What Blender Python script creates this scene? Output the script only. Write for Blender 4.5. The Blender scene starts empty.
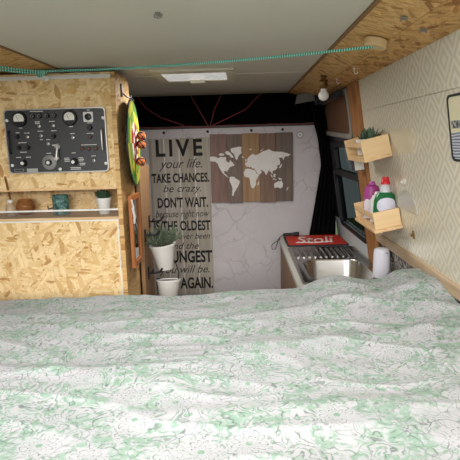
import bpy, bmesh, math, random
from math import sin, cos, pi, radians, sqrt, atan2
from mathutils import Vector, Matrix, noise
from mathutils.geometry import tessellate_polygon
random.seed(4)
S = bpy.context.scene
C = S.collection

# ------------------------------------------------------------------ camera, world, light, exposure
FPX = 500.0
_p, _y, _r = radians(10.055), radians(1.521), radians(1.6)
fwd = Vector((-sin(_y)*cos(_p), cos(_y)*cos(_p), -sin(_p)))
rt = Vector((cos(_y), sin(_y), 0)); up = rt.cross(fwd)
rt2 = cos(_r)*rt - sin(_r)*up
up2 = sin(_r)*rt + cos(_r)*up
cd = bpy.data.cameras.new('camera'); cam = bpy.data.objects.new('camera', cd); C.objects.link(cam)
cd.sensor_width = 36; cd.lens = 36*FPX/460; cd.clip_start = 0.02
cam.matrix_world = Matrix(((rt2.x, up2.x, -fwd.x, 0), (rt2.y, up2.y, -fwd.y, 0), (rt2.z, up2.z, -fwd.z, 0), (0, 0, 0, 1)))
S.camera = cam
wd = bpy.data.worlds.new('world'); S.world = wd; wd.use_nodes = True
bg = wd.node_tree.nodes['Background']; bg.inputs[0].default_value = (0.86, 0.93, 1.0, 1); bg.inputs[1].default_value = 1.0
def area(name, loc, rot, sx, sy, power, col=(1, 1, 1)):
    l = bpy.data.lights.new(name, 'AREA'); l.shape = 'RECTANGLE'; l.size = sx; l.size_y = sy; l.energy = power; l.color = col
    o = bpy.data.objects.new(name, l); C.objects.link(o); o.location = loc; o.rotation_euler = rot
    return o
area('daylight_rear_doors', (-0.20, -2.6, 1.05), (radians(70), 0, 0), 2.6, 1.6, 228, (1.0, 0.985, 0.96))
area('daylight_side_window', (1.1, 2.75, -0.1), (0, radians(97), 0), 0.5, 0.7, 9, (0.92, 0.97, 1.0))
area('added_bed_fill', (-0.20, 0.78, 0.295), (0, 0, 0), 0.75, 0.6, 8, (1.0, 1.0, 0.99))  # added fill lamp at ceiling height to brighten the bed; no real hatch
area('roof_light_lamp', (-0.2, 2.35, 0.270), (0, 0, 0), 0.27, 0.26, 5, (1.0, 0.98, 0.95))
S.view_settings.view_transform = 'Standard'; S.view_settings.look = 'None'
S.view_settings.exposure = 0.42; S.view_settings.gamma = 1.0; S.view_settings.use_curve_mapping = False

# ------------------------------------------------------------------ node helpers
def srgb(h):
    if isinstance(h, str):
        h = h.lstrip('#'); c = [int(h[i:i+2], 16)/255 for i in (0, 2, 4)]
    else: c = list(h)
    return tuple((x/12.92 if x <= .04045 else ((x+.055)/1.055)**2.4) for x in c)+(1,)
class NT:
    def __init__(s, name, rough=.6, spec=.4, metal=0):
        s.m = bpy.data.materials.new(name); s.m.use_nodes = True
        s.t = s.m.node_tree; s.b = s.t.nodes['Principled BSDF']
        s.b.inputs['Roughness'].default_value = rough
        s.b.inputs['Specular IOR Level'].default_value = spec
        s.b.inputs['Metallic'].default_value = metal
    def put(s, sock, v):
        if isinstance(v, bpy.types.NodeSocket): s.t.links.new(v, sock)
        elif v is not None:
            if isinstance(v, tuple) and sock.type == 'VECTOR': v = v[:3]
            sock.default_value = v
    def n(s, typ, ins=(), out=0, **kw):
        d = s.t.nodes.new(typ)
        for k, v in kw.items(): setattr(d, k, v)
        for k, v in dict(ins).items(): s.put(d.inputs[k], v)
        return d.outputs[out]
    def math(s, op, a, b=None, c=None):
        i = {0: a}
        if b is not None: i[1] = b
        if c is not None: i[2] = c
        return s.n('ShaderNodeMath', i, operation=op)
    def mix(s, f, a, b, blend='MIX'):
        d = s.t.nodes.new('ShaderNodeMix'); d.data_type = 'RGBA'; d.blend_type = blend
        s.put(d.inputs[0], f); s.put(d.inputs[6], a); s.put(d.inputs[7], b)
        return d.outputs[2]
    def obj(s): return s.n('ShaderNodeTexCoord', out=3)
    def xyz(s, v):
        d = s.t.nodes.new('ShaderNodeSeparateXYZ'); s.put(d.inputs[0], v); return d.outputs
    def comb(s, x, y, z=0.0): return s.n('ShaderNodeCombineXYZ', {0: x, 1: y, 2: z})
    def map(s, v, sc=(1, 1, 1), rot=(0, 0, 0), loc=(0, 0, 0)):
        return s.n('ShaderNodeMapping', {0: v, 1: loc, 2: rot, 3: sc})
    def noise(s, v, sc, det=3, rough=.5, out=0, dist=0.0):
        return s.n('ShaderNodeTexNoise', {'Vector': v, 'Scale': sc, 'Detail': det, 'Roughness': rough, 'Distortion': dist}, out=out)
    def ramp(s, f, stops, interp='LINEAR'):
        d = s.t.nodes.new('ShaderNodeValToRGB'); s.put(d.inputs[0], f); cr = d.color_ramp; cr.interpolation = interp
        while len(cr.elements) < len(stops): cr.elements.new(.5)
        for e, (p, c) in zip(cr.elements, stops):
            e.position = p; e.color = c if isinstance(c, tuple) else (c, c, c, 1)
        return d.outputs[0]
    def base(s, v): s.put(s.b.inputs['Base Color'], v); return s
    def bump(s, h, st=.3, dist=.002):
        s.put(s.b.inputs['Normal'], s.n('ShaderNodeBump', {'Height': h, 'Strength': st, 'Distance': dist})); return s
def plain(name, hexc, rough=.6, metal=0, spec=.4, var=.08, sc=30):
    m = NT(name, rough, spec, metal); c = srgb(hexc)
    d = tuple(x*(1-var*2) for x in c[:3])+(1,)
    m.base(m.mix(m.noise(m.obj(), sc, 4), d, tuple(min(1, x*(1+var)) for x in c[:3])+(1,)))
    return m.m
def plane2(m, plane):
    o = m.xyz(m.obj()); i = {'X': 0, 'Y': 1, 'Z': 2}
    return m.comb(o[i[plane[0]]], o[i[plane[1]]])
def osb(name, plane, light='#dcb67c', mid='#c79a5c', dark='#9a6a36', seed=0, spec=.3):
    m = NT(name, .62, spec); v = plane2(m, plane)
    v = m.n('ShaderNodeVectorMath', {0: v, 1: m.n('ShaderNodeVectorMath', {0: m.noise(v, 14, 2, out=1), 1: (.012, .012, 0)}, operation='MULTIPLY')}, operation='ADD')
    col = m.mix(m.noise(v, 40, 5, .7), srgb(mid), srgb(light)); h = m.noise(v, 60, 3)
    rnd = random.Random(seed)
    for k in range(6):
        a = rnd.uniform(0, pi); sx = rnd.uniform(13, 27)
        vr = m.map(v, (1, 1, 1), (0, 0, a)); u = m.map(vr, (sx, sx*rnd.uniform(3.0, 4.2), 1), (0, 0, 0), (rnd.random()*9, rnd.random()*9, 0))
        vo = m.t.nodes.new('ShaderNodeTexVoronoi'); vo.voronoi_dimensions = '2D'; m.put(vo.inputs['Vector'], u); vo.inputs['Scale'].default_value = 1
        cc = m.t.nodes.new('ShaderNodeSeparateColor'); m.t.links.new(vo.outputs['Color'], cc.inputs[0])
        grain = m.noise(m.map(vr, (25, 420, 1)), 1, 3, .6)
        tone = m.ramp(cc.outputs[1], [(0, srgb(dark)), (.16, srgb(mid)), (.55, srgb(light)), (1, tuple(min(1, x*1.12) for x in srgb(light)[:3])+(1,))])
        tone = m.mix(m.math('MULTIPLY', grain, .45), tone, m.mix(.5, tone, srgb(dark)))
        edge = m.math('LESS_THAN', vo.outputs['Distance'], .47)
        mask = m.math('MULTIPLY', m.math('GREATER_THAN', cc.outputs[0], .50), edge)
        rim = m.math('MULTIPLY', m.math('MULTIPLY', m.math('GREATER_THAN', cc.outputs[0], .50), m.math('LESS_THAN', vo.outputs['Distance'], .50)), m.math('GREATER_THAN', vo.outputs['Distance'], .43))
        col = m.mix(m.math('MULTIPLY', mask, .88), col, tone)
        col = m.mix(m.math('MULTIPLY', rim, .28), col, srgb(dark))  # edge shadows of the flakes, painted as a thin dark rim
        h = m.math('ADD', h, m.math('MULTIPLY', mask, cc.outputs[1]))
    spk = m.ramp(m.noise(v, 170, 2), [(.66, 0.), (.72, 1.)])
    col = m.mix(m.math('MULTIPLY', spk, .45), col, srgb('#5c3a1c'))
    m.base(col); m.bump(h, .35, .0015)
    return m.m
def wood(name, light, dark, axis='Z', rough=.55, sc=1.0):
    m = NT(name, rough, .35); o = m.obj()
    s = {'X': (3, 45, 45), 'Y': (45, 3, 45), 'Z': (45, 45, 3)}[axis]
    g = m.noise(m.map(o, tuple(a*sc for a in s)), 1.0, 5, .62, dist=.6)
    m.base(m.ramp(g, [(.3, srgb(dark)), (.68, srgb(light))])); m.bump(g, .15, .001)
    return m.m
# ------------------------------------------------------------------ mesh helpers
def bm_new(): return bmesh.new()
def bx(bm, lo, hi, bev=0.0):
    c = [(a+b)/2 for a, b in zip(lo, hi)]; s = [abs(b-a) for a, b in zip(lo, hi)]
    r = bmesh.ops.create_cube(bm, size=1, matrix=Matrix.Translation(c) @ Matrix.Diagonal((*s, 1)))
    if bev:
        es = list({e for v in r['verts'] for e in v.link_edges})
        bmesh.ops.bevel(bm, geom=es, offset=bev, segments=2, affect='EDGES', profile=.5)
    return bm
def rot_to(d):
    return Vector(d).to_track_quat('Z', 'Y').to_matrix().to_4x4()
def lathe(bm, prof, c=(0, 0, 0), d=(0, 0, 1), n=28, cap0=True, cap1=True):
    M = Matrix.Translation(c) @ rot_to(d); rings = []
    for r, z in prof:
        rings.append([bm.verts.new(M @ Vector((r*cos(2*pi*k/n), r*sin(2*pi*k/n), z))) for k in range(n)])
    for a, b in zip(rings, rings[1:]):
        for k in range(n): bm.faces.new((a[k], a[(k+1) % n], b[(k+1) % n], b[k]))
    if cap0: bm.faces.new(rings[0][::-1])
    if cap1: bm.faces.new(rings[-1])
    return bm
def cyl(bm, a, b, r, n=20, r2=None):
    a, b = Vector(a), Vector(b); L = (b-a).length
    return lathe(bm, [(r, 0), (r if r2 is None else r2, L)], a, (b-a)/L, n)
def ball(bm, c, r, sc=(1, 1, 1), seg=20):
    bmesh.ops.create_uvsphere(bm, u_segments=seg, v_segments=max(8, seg//2+2), radius=r, matrix=Matrix.Translation(c) @ Matrix.Diagonal((*sc, 1)))
    return bm
def tube(bm, pts, r, n=8, closed=False, twist=0):
    pts = [Vector(p) for p in pts]; rings = []; N = len(pts)
    pv = None
    for i, p in enumerate(pts):
        a = pts[(i-1) % N] if (closed or i) else p; b = pts[(i+1) % N] if (closed or i < N-1) else p
        t = (b-a).normalized()
        u = t.orthogonal().normalized() if pv is None else (pv-t*pv.dot(t)).normalized()
        pv = u; w = t.cross(u); rr = r(i/(N-1)) if callable(r) else r
        rings.append([bm.verts.new(p+rr*(cos(2*pi*k/n+twist*i)*u+sin(2*pi*k/n+twist*i)*w)) for k in range(n)])
    q = list(zip(rings, rings[1:]))+([(rings[-1], rings[0])] if closed else [])
    for a, b in q:
        for k in range(n): bm.faces.new((a[k], a[(k+1) % n], b[(k+1) % n], b[k]))
    if not closed: bm.faces.new(rings[0][::-1]); bm.faces.new(rings[-1])
    return bm
def prism(bm, poly, f0, f1):
    """poly: 2D outline; f0 / f1 map a 2D point to the back / front position"""
    a = [bm.verts.new(f0(*p)) for p in poly]; b = [bm.verts.new(f1(*p)) for p in poly]
    n = len(poly)
    for k in range(n): bm.faces.new((a[k], a[(k+1) % n], b[(k+1) % n], b[k]))
    bm.faces.new(a[::-1]); bm.faces.new(b)
    return bm
def rrect(x0, x1, y0, y1, r, n=5):
    o = []
    for cx, cy, a in ((x1-r, y1-r, 0), (x0+r, y1-r, 90), (x0+r, y0+r, 180), (x1-r, y0+r, 270)):
        for k in range(n+1):
            t = radians(a+90*k/n); o.append((cx+r*cos(t), cy+r*sin(t)))
    return o
def ring_prism(bm, outer, inner, f0, f1):
    n = len(outer); V = [[bm.verts.new(f(*p)) for p in l] for l in (outer, inner) for f in (f0, f1)]
    oa, ob, ia, ib = V
    for k in range(n):
        j = (k+1) % n
        bm.faces.new((oa[k], oa[j], ob[j], ob[k])); bm.faces.new((ia[j], ia[k], ib[k], ib[j]))
        bm.faces.new((ob[k], ob[j], ib[j], ib[k])); bm.faces.new((oa[j], oa[k], ia[k], ia[j]))
    return bm
def link(name, bm, m, parent=None, smooth=False, world=True):
    """ONE mesh object; vertices are given in world space unless world=False (then in the parent's space)"""
    bmesh.ops.recalc_face_normals(bm, faces=bm.faces)
    o = None; me = bpy.data.meshes.new(name)
    if parent is not None and world:
        bm.transform(parent.matrix_basis.inverted())
    bm.to_mesh(me); bm.free(); me.materials.append(m)
    if smooth:
        me.shade_smooth()
        if smooth != 'all': me.set_sharp_from_angle(angle=radians(40))
    o = bpy.data.objects.new(name, me); C.objects.link(o)
    if parent is not None: o.parent = parent
    return o
def part(name, bm, m, parent, smooth=False, world=True, label=None):
    o = link(name, bm, m, parent, smooth, world)
    if label: o['label'] = label
    return o
def sub(name, bm, m, parentpart, smooth=False, label=None):
    """sub-part: parentpart sits at its thing's origin, so the world offset is the thing's"""
    root = parentpart.parent
    bm.transform(root.matrix_basis.inverted())
    o = link(name, bm, m, None, smooth); o.parent = parentpart
    if label: o['label'] = label
    return o
def tag(o, label, cat, group=None, kind=None):
    o['label'] = label; o['category'] = cat
    if group: o['group'] = group
    if kind: o['kind'] = kind
    return o
def thing(name, label, cat, loc=(0, 0, 0), M=None, group=None):
    o = bpy.data.objects.new(name, None); C.objects.link(o); o.empty_display_size = .05
    o.matrix_basis = M if M is not None else Matrix.Translation(loc)
    return tag(o, label, cat, group)
def struct(name, bm, m, parent=None, smooth=False):
    o = link(name, bm, m, parent, smooth); o['kind'] = 'structure'; return o

# ------------------------------------------------------------------ geometry of the place
ZC = .30                      # ceiling above the camera
FL = -1.45                    # floor
# right wall: bottom point B, direction w going up, n into the room (the van side leans inward)
A_ = Vector((.52, 0, .243)); B_ = Vector((.62, 0, -.455))
w_ = (A_-B_).normalized(); n_ = Vector((-w_.z, 0, w_.x))
def WP(Y, w, off=0.0): return B_ + w_*w + n_*off + Vector((0, Y, 0))
def wbox(bm, Y0, Y1, w0, w1, o0, o1, bev=0):
    t = bmesh.new(); bx(t, (o0, w0, Y0), (o1, w1, Y1), bev)
    M = Matrix(((n_.x, w_.x, 0, B_.x), (0, 0, 1, 0), (n_.z, w_.z, 0, B_.z), (0, 0, 0, 1)))
    t.transform(M); me = bpy.data.meshes.new('t'); t.to_mesh(me); t.free(); bm.from_mesh(me); bpy.data.meshes.remove(me)
    return bm
DY = 3.30                     # front partition

# ------------------------------------------------------------------ materials of the setting
def ceil_mat():
    m = NT('ceiling_panel', .5, .3); o = m.obj()
    m.base(m.mix(m.noise(o, 3, 4), srgb('#cdc9bd'), srgb('#d6d2c7'))); m.bump(m.noise(o, 5, 2), .2, .01); return m.m
M_ceil = ceil_mat()
M_osbXZ = osb('osb_pale_front', 'XZ', '#efd5a4', '#dcb679', '#ae7c46', 1)
M_osbYZ = osb('osb_pale_side', 'YZ', '#dcb880', '#c89c60', '#94622f', 2)
M_osbXY = osb('osb_amber_strip', 'XY', '#e3bd80', '#cc9a5c', '#8f6032', 3)
M_osbXY2 = osb('osb_amber_strip_lower', 'XY', '#deb274', '#bb8448', '#7f4f24', 8)
M_edge = plain('cut_board_edge', '#8b6a48', .8)
M_white = plain('white_plastic', '#e9e7e2', .4)
M_black = plain('black_plastic', '#15151a', .45)
M_cloth = plain('black_cloth', '#0b0b0d', .95, spec=.1)
M_grey = plain('grey_plastic', '#8d8b87', .5)
M_floor = wood('dark_floor_vinyl', '#6b5a48', '#463a2e', 'Y')
M_chrome = plain('chrome', '#c9cbcc', .22, 1, var=.03)
M_steel = plain('brushed_steel', '#b9b7b4', .27, 1, var=.06, sc=12)
M_trimwood = wood('amber_post_wood', '#b27a45', '#7c4c24', 'Z')
M_pine = wood('pale_pine', '#e8c79a', '#d3a874', 'Y', sc=.7)
M_pine2 = wood('pale_pine_end', '#eccfa2', '#dab583', 'X', sc=.5)
M_brown = wood('brown_laminate', '#93704e', '#6d4f35', 'Z', sc=.7)

def wallpaper():
    m = NT('diamond_wallpaper', .32, .5); o = m.xyz(m.obj())
    u = m.math('DIVIDE', o[1], .118); v = m.math('DIVIDE', o[2], .128)
    a = m.math('ABSOLUTE', m.math('SUBTRACT', m.math('FRACT', u), .5))
    b = m.math('ABSOLUTE', m.math('SUBTRACT', m.math('FRACT', v), .5))
    d = m.math('MULTIPLY', m.math('ADD', a, b), 4.0)
    st = m.math('GREATER_THAN', m.math('FRACT', d), .52)
    n1 = m.noise(m.obj(), 160, 3)
    c = m.mix(st, srgb('#e0d8c5'), srgb('#cdc3ac'))
    c = m.mix(m.math('MULTIPLY', n1, .25), c, srgb('#b9b09c'))
    m.base(c); m.bump(m.noise(m.obj(), 9, 3), .35, .004); return m.m
M_wallpaper = wallpaper()
def marble():
    m = NT('marble_print', .5, .3); o = m.obj()
    wv = m.noise(o, 5, 5, .6, out=1)
    q = m.n('ShaderNodeVectorMath', {0: o, 1: m.n('ShaderNodeVectorMath', {0: wv, 1: (.22, .22, .22)}, operation='MULTIPLY')}, operation='ADD')
    e = m.n('ShaderNodeTexVoronoi', {'Vector': q, 'Scale': 7.5}, feature='DISTANCE_TO_EDGE')
    vein = m.ramp(e, [(0, 1.), (.012, .6), (.05, 0.)])
    vein = m.math('MULTIPLY', vein, m.ramp(m.noise(o, 4, 3), [(.42, 0.), (.58, 1.)]))
    c = m.mix(m.noise(o, 8, 5, .6), srgb('#b3abac'), srgb('#c9c2c3'))
    c = m.mix(m.math('MULTIPLY', vein, .55), c, srgb('#837c7c'))
    m.base(c); m.bump(m.noise(o, 22, 3), .5, .006); return m.m
M_marble = marble()
def swirl():
    m = NT('black_white_swirl', .45, .4); o = m.obj()
    q = m.n('ShaderNodeVectorMath', {0: o, 1: m.n('ShaderNodeVectorMath', {0: m.noise(o, 12, 2, out=1), 1: (.16, .16, .16)}, operation='MULTIPLY')}, operation='ADD')
    w = m.n('ShaderNodeTexWave', {'Vector': q, 'Scale': 13.0, 'Distortion': 4.0}, out=1)
    m.base(m.ramp(w, [(.55, srgb('#24211e')), (.66, srgb('#9b9488'))])); return m.m
M_swirl = swirl()

# ------------------------------------------------------------------ the setting
struct('floor', bx(bm_new(), (-1.3, -.18, FL-.04), (.95, 4.2, FL)), M_floor)
struct('ceiling', bx(bm_new(), (-.71, -.18, ZC), (.312, 3.34, ZC+.03)), M_ceil)
def strip(name, p, q, Y0, Y1, t, m):
    P = Vector((p[0], 0, p[1])); Q = Vector((q[0], 0, q[1])); nn = Vector((-(Q-P).z, 0, (Q-P).x)).normalized()
    if nn.z < 0: nn = -nn
    bm = bm_new(); vs = []
    for Y in (Y0, Y1):
        for pt in (P, Q, Q+nn*t, P+nn*t): vs.append(bm.verts.new(pt+Vector((0, Y, 0))))
    for f in ((0, 1, 2, 3), (7, 6, 5, 4), (0, 4, 5, 1), (1, 5, 6, 2), (2, 6, 7, 3), (3, 7, 4, 0)): bm.faces.new([vs[i] for i in f])
    return struct(name, bm, m)
strip('trim_1', (.312, .299), (.42, .268), -.18, 3.34, .018, M_osbXY)
strip('trim_2', (.4205, .267), (.5185, .245), -.18, 3.34, .018, M_osbXY2)
strip('trim_3', (-.712, .299), (-1.10, .284), -.18, 3.34, .016, M_osbXY)
struct('trim_4', bx(bm_new(), (.304, -.18, .2955), (.316, 3.3, .3000)), M_edge)
struct('trim_8', bx(bm_new(), (-.715, -.18, .2955), (-.706, 3.3, .3000)), M_edge)
struct('trim_5', bx(bm_new(), (-.71, 2.345, .2985), (.31, 2.353, .3005)), M_white)   # joint strip across the ceiling
# walls
wl = bx(bm_new(), (-1.16, -.18, FL), (-1.12, 3.34, .30)); struct('wall_left', wl, M_grey)
bm = bm_new()
wbox(bm, -.18, 2.28, .03, .575, 0, -.03); wbox(bm, -.18, 2.28, .5765, .722, 0, -.03); wbox(bm, -.18, 2.28, .54, .62, -.004, -.034)
struct('wall_right', bm, M_wallpaper)
struct('trim_6', wbox(bm_new(), -.18, 2.28, -.012, .030, .010, -.03, .003), wood('ledge_wood', '#cbb497', '#a98c6a', 'Y'))
bm = bm_new(); wbox(bm, -.18, 2.28, -.24, -.012, -.002, -.03); struct('wall_right_splash', bm, M_swirl)
bm = bm_new(); bx(bm, (.66, -.18, FL), (.70, 3.34, -.66)); struct('wall_right_lower', bm, M_grey)
struct('trim_7', wbox(bm_new(), 2.282, 2.452, -.15, .716, .016, -.012, .002), M_trimwood)
# van body round the side door windows
bm = bm_new()
wbox(bm, 2.452, 3.34, .44, .475, .004, -.03); wbox(bm, 2.452, 3.34, .705, .75, .004, -.03)
wbox(bm, 2.452, 2.50, -.10, .75, .004, -.03); wbox(bm, 3.11, 3.34, -.10, .75, .004, -.03)
struct('wall_right_front', bm, M_black)
bm = bm_new(); wbox(bm, 2.452, 3.34, -.30, -.055, .008, -.03, .006); struct('wall_right_sill', bm, plain('door_sill_grey', '#cfd0d0', .4))
struct('wall_front', bx(bm_new(), (-.72, DY, FL), (.56, DY+.02, .088), .004), M_marble)
struct('wall_front_back', bx(bm_new(), (-1.14, 3.85, FL), (.72, 3.88, .34)), M_cloth)    # unlit cab
struct('ceiling_cab', bx(bm_new(), (-1.14, 3.34, .30), (.72, 3.88, .33)), M_cloth)

# window in the sliding door
glass = NT('tinted_glass', .02, .5)
tr = glass.t.nodes.new('ShaderNodeBsdfTransparent'); tr.inputs[0].default_value = (.22, .24, .23, 1)
gl = glass.t.nodes.new('ShaderNodeBsdfGlossy'); gl.inputs['Roughness'].default_value = .03
mx = glass.t.nodes.new('ShaderNodeMixShader'); mx.inputs[0].default_value = .1
glass.t.links.new(tr.outputs[0], mx.inputs[1]); glass.t.links.new(gl.outputs[0], mx.inputs[2])
glass.t.links.new(mx.outputs[0], glass.t.nodes['Material Output'].inputs[0])
M_glass = glass.m
wf = lambda o: (lambda a, b: WP(a, b, o))
bm = bm_new(); ring_prism(bm, rrect(2.455, 3.14, -.075, .262, .05), rrect(2.475, 3.115, -.055, .244, .045), wf(-.012), wf(.014))
win = struct('window_1', bm, plain('window_rubber', '#1c1d1f', .6))
bm = bm_new(); prism(bm, rrect(2.47, 3.12, -.06, .249, .045), wf(-.006), wf(-.002)); struct('window_pane', bm, M_glass, win)
bm = bm_new(); ring_prism(bm, rrect(2.44, 3.17, -.115, .27, .07), rrect(2.456, 3.138, -.074, .26, .05), wf(-.01), wf(.010)); struct('window_frame', bm, plain('door_frame_grey', '#d3d5d6', .4), win)
bm = bm_new(); ring_prism(bm, rrect(2.455, 3.14, .262, .442, .02), rrect(2.475, 3.0, .278, .41, .02), wf(-.012), wf(.014))
win2 = struct('window_2', bm, plain('window_rubber2', '#17181a', .6))
bm = bm_new(); prism(bm, rrect(2.47, 3.01, .272, .415, .02), wf(-.006), wf(-.002)); struct('window_pane', bm, M_glass, win2)
# upper window, closed with a brown board
brd = NT('brown_fibre_board', .9, .1); o = brd.obj()
brd.base(brd.mix(brd.noise(o, 120, 4, .7), srgb('#523a2a'), srgb('#7b5a44'))); brd.bump(brd.noise(o, 150, 3), .5, .002)
q = [(3.37, .49), (3.39, .69), (2.46, .70), (2.46, .455)]
def inset(q, d):
    c = Vector((sum(a for a, b in q)/4, sum(b for a, b in q)/4)); return [(a+(d*1.6 if a < c.x else -d*1.6), b+(d if b < c.y else -d)) for a, b in q]
def rnd(q, r, n=5):
    out = []
    for i in range(4):
        p0, p, p1 = Vector(q[i-1]), Vector(q[i]), Vector(q[(i+1) % 4]); a = p+(p0-p).normalized()*r; b = p+(p1-p).normalized()*r
        for k in range(n+1):
            t = k/n; out.append(tuple((1-t)**2*a+2*t*(1-t)*p+t*t*b))
    return out
bm = bm_new(); ring_prism(bm, rnd(q, .06), rnd(inset(q, .024), .05), wf(-.02), wf(.018))
win3 = struct('window_3', bm, plain('window_surround_grey', '#8f8a82', .5))
bm = bm_new(); prism(bm, rnd(inset(q, .022), .05), wf(-.01), wf(.006)); struct('window_board', bm, brd.m, win3)

# outside: grass, fence, hedge seen through the tinted glass
gm = NT('grass', .9, .1); gm.base(gm.mix(gm.noise(gm.obj(), 30, 4), srgb('#4d5a38'), srgb('#6d7a4e')))
struct('ground', bx(bm_new(), (-8, -8, -1.95), (12, 12, -1.9)), gm.m)
M_fence = wood('fence_wood', '#5d6358', '#3c4239', 'Z')
fn = thing('garden_fence', 'weathered grey board fence outside beyond the side window', 'fence', (3.4, 4, -1.9))
for k in range(34):
    Y = -1+.25*k
    t = bx(bm_new(), (3.39, Y, -1.9), (3.42, Y+.225, .55), .003)
    part('board', t, M_fence, fn)
t = bm_new(); bx(t, (3.42, -1, -1.5), (3.47, 7.5, -1.4)); bx(t, (3.42, -1, .1), (3.47, 7.5, .2)); part('rail', t, M_fence, fn)

# ------------------------------------------------------------------ left cabinet
cab = thing('osb_cabinet', 'pale strand board cabinet with an open shelf niche, left side', 'cabinet', (-.8, 2.1, FL))
CX0, CX1 = -1.10, -.486
t = bm_new(); bx(t, (CX0, 2.0, -.166), (CX1-.018, 2.018, .278)); part('upper_panel', t, M_osbXZ, cab)
t = bm_new(); bx(t, (CX0, 2.0, FL), (CX1-.018, 2.018, -.302)); part('lower_panel', t, M_osbXZ, cab)
t = bm_new(); bx(t, (CX1-.0175, 2.0, FL), (CX1, 2.25, .278)); part('side_panel', t, M_osbYZ, cab)
t = bm_new(); bx(t, (CX0, 2.2, -.30), (CX1-.018, 2.212, -.165)); part('niche_back', t, M_osbXZ, cab)
t = bm_new(); bx(t, (CX0, 2.0185, -.166), (CX1-.018, 2.198, -.150)); part('niche_top', t, M_osbXY, cab)
t = bm_new(); bx(t, (CX0, 2.001, -.3015), (CX1-.018, 2.199, -.288)); part('shelf', t, wood('shelf_wood', '#dcc19a', '#c09c70', 'X'), cab)
t = bm_new(); bx(t, (CX0, 2.02, .262), (CX1-.018, 2.25, .277)); part('top_panel', t, M_osbXY, cab)
t = bm_new(); bx(t, (CX0, 1.9955, -.3045), (CX1-.018, 1.9998, -.2990)); bx(t, (-.511, 1.9955, FL), (-.5065, 1.9998, -.3045))
bx(t, (CX0, 1.996, .256), (-.50, 1.9998, .270)); part('edge_trim', t, M_white, cab, label='white edging strip')
t = bm_new(); bx(t, (CX0, 2.014, -.176), (-.505, 2.0, -.166)); part('batten', t, M_pine, cab)
acr = NT('clear_acrylic', .1, .5)
a1 = acr.t.nodes.new('ShaderNodeBsdfTransparent'); a1.inputs[0].default_value = (.93, .93, .93, 1)
ms = acr.t.nodes.new('ShaderNodeMixShader'); ms.inputs[0].default_value = .03
acr.b.inputs['Base Color'].default_value = (.8, .8, .8, 1)
acr.t.links.new(a1.outputs[0], ms.inputs[1]); acr.t.links.new(acr.b.outputs[0], ms.inputs[2]); acr.t.links.new(ms.outputs[0], acr.t.nodes['Material Output'].inputs[0])
t = bm_new(); bx(t, (CX0, 2.003, -.287), (-.505, 2.006, -.262)); g = part('shelf_guard', t, acr.m, cab, label='clear plastic lip')
t = bm_new(); bx(t, (CX0, 2.002, -.262), (-.505, 2.007, -.2555)); sub('guard_edge', t, M_white, g)
# brown wardrobe side behind it
wr = thing('wardrobe', 'brown wood sided unit behind the strand board cabinet', 'cabinet', (-.6, 2.4, FL))
t = bm_new(); bx(t, (-.478, 2.252, FL), (-.462, 2.49, -.10)); part('side_panel', t, wood('wardrobe_wood', '#a8835d', '#83603e', 'Z', sc=.5), wr)
t = bm_new(); bx(t, (-.80, 2.252, -.118), (-.479, 2.49, -.10)); part('top_panel', t, M_brown, wr)
t = bm_new(); bx(t, (-.80, 2.474, FL), (-.479, 2.49, -.119)); part('back_panel', t, M_brown, wr)

# ------------------------------------------------------------------ radio control panel on the cabinet
Yp = 2.0
rad = thing('control_panel', 'dark grey instrument panel with two round dials and knobs', 'control panel', (-.727, 1.999, .02))
M_face = plain('grey_black_enamel', '#303032', .4, spec=.5, var=.1)
M_silver = plain('worn_aluminium', '#b5b3ae', .35, .8)
M_dark = plain('dark_bakelite', '#121213', .35)
M_cream = plain('dial_white', '#e6e4dc', .5)
F = lambda y: (lambda x, z: Vector((x, y, z)))
oq = rrect(-.9265, -.5265, -.104, .1455, .014); iq = rrect(-.9225, -.5305, -.100, .1415, .012)
t = bm_new(); ring_prism(t, oq, iq, F(1.9995), F(1.985)); part('bezel', t, M_silver, rad, label='silver rim')
t = bm_new(); prism(t, rrect(-.923, -.530, -.1005, .142, .012), F(1.9994), F(1.988)); face = part('faceplate', t, M_face, rad)
yf = 1.988
def disc(bm, x, z, r, y0, y1, n=24, r2=None): return lathe(bm, [(r, 0), (r if r2 is None else r2, y0-y1)], (x, y0, z), (0, -1, 0), n)
for x, z in ((-.865, .108), (-.666, .108)):
    t = bm_new(); lathe(t, [(.030, 0), (.030, .006), (.027, .010), (.022, .010)], (x, yf, z), (0, -1, 0), 32); mtr = part('meter', t, M_dark, rad, True, label='round dial gauge')
    t = bm_new(); prism(t, [(x+.0205*cos(a), z+.0205*sin(a)) for a in [radians(-28+236*k/24) for k in range(25)]], F(yf-.010), F(yf-.0118)); sub('dial_face', t, M_cream, mtr)
    t = bm_new(); tube(t, [(x, yf-.0125, z-.006), (x-.009, yf-.0125, z+.013)], .0007, 5)
    for k in range(7):
        a = radians(30+20*k); tube(t, [(x+.014*cos(a), yf-.0122, z-.004+.016*sin(a)), (x+.016*cos(a), yf-.0122, z-.004+.0185*sin(a))], .0005, 4)
    sub('needle', t, M_dark, mtr)
for x, z in ((-.811, .117), (-.783, .118), (-.754, .118), (-.726, .118)):
    t = bm_new(); lathe(t, [(.0085, 0), (.0085, .004), (.006, .010), (.006, .013)], (x, yf, z), (0, -1, 0)); k_ = part('fuse_cap', t, M_dark, rad, True)
    t = bm_new(); ring = [(x+.0055*cos(2*pi*k/16), yf-.0131, z+.0055*sin(2*pi*k/16)) for k in range(16)]; tube(t, ring, .0007, 5, True); sub('cap_ring', t, M_silver, k_)
t = bm_new(); prism(t, rrect(-.612, -.574, .090, .128, .003), F(yf), F(yf-.006)); lp = part('lamp_bezel', t, M_silver, rad)
t = bm_new(); lathe(t, [(.0135, 0), (.012, .008), (.006, .010)], (-.593, yf-.006, .109), (0, -1, 0)); sub('lamp_lens', t, M_dark, lp, True)
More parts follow.
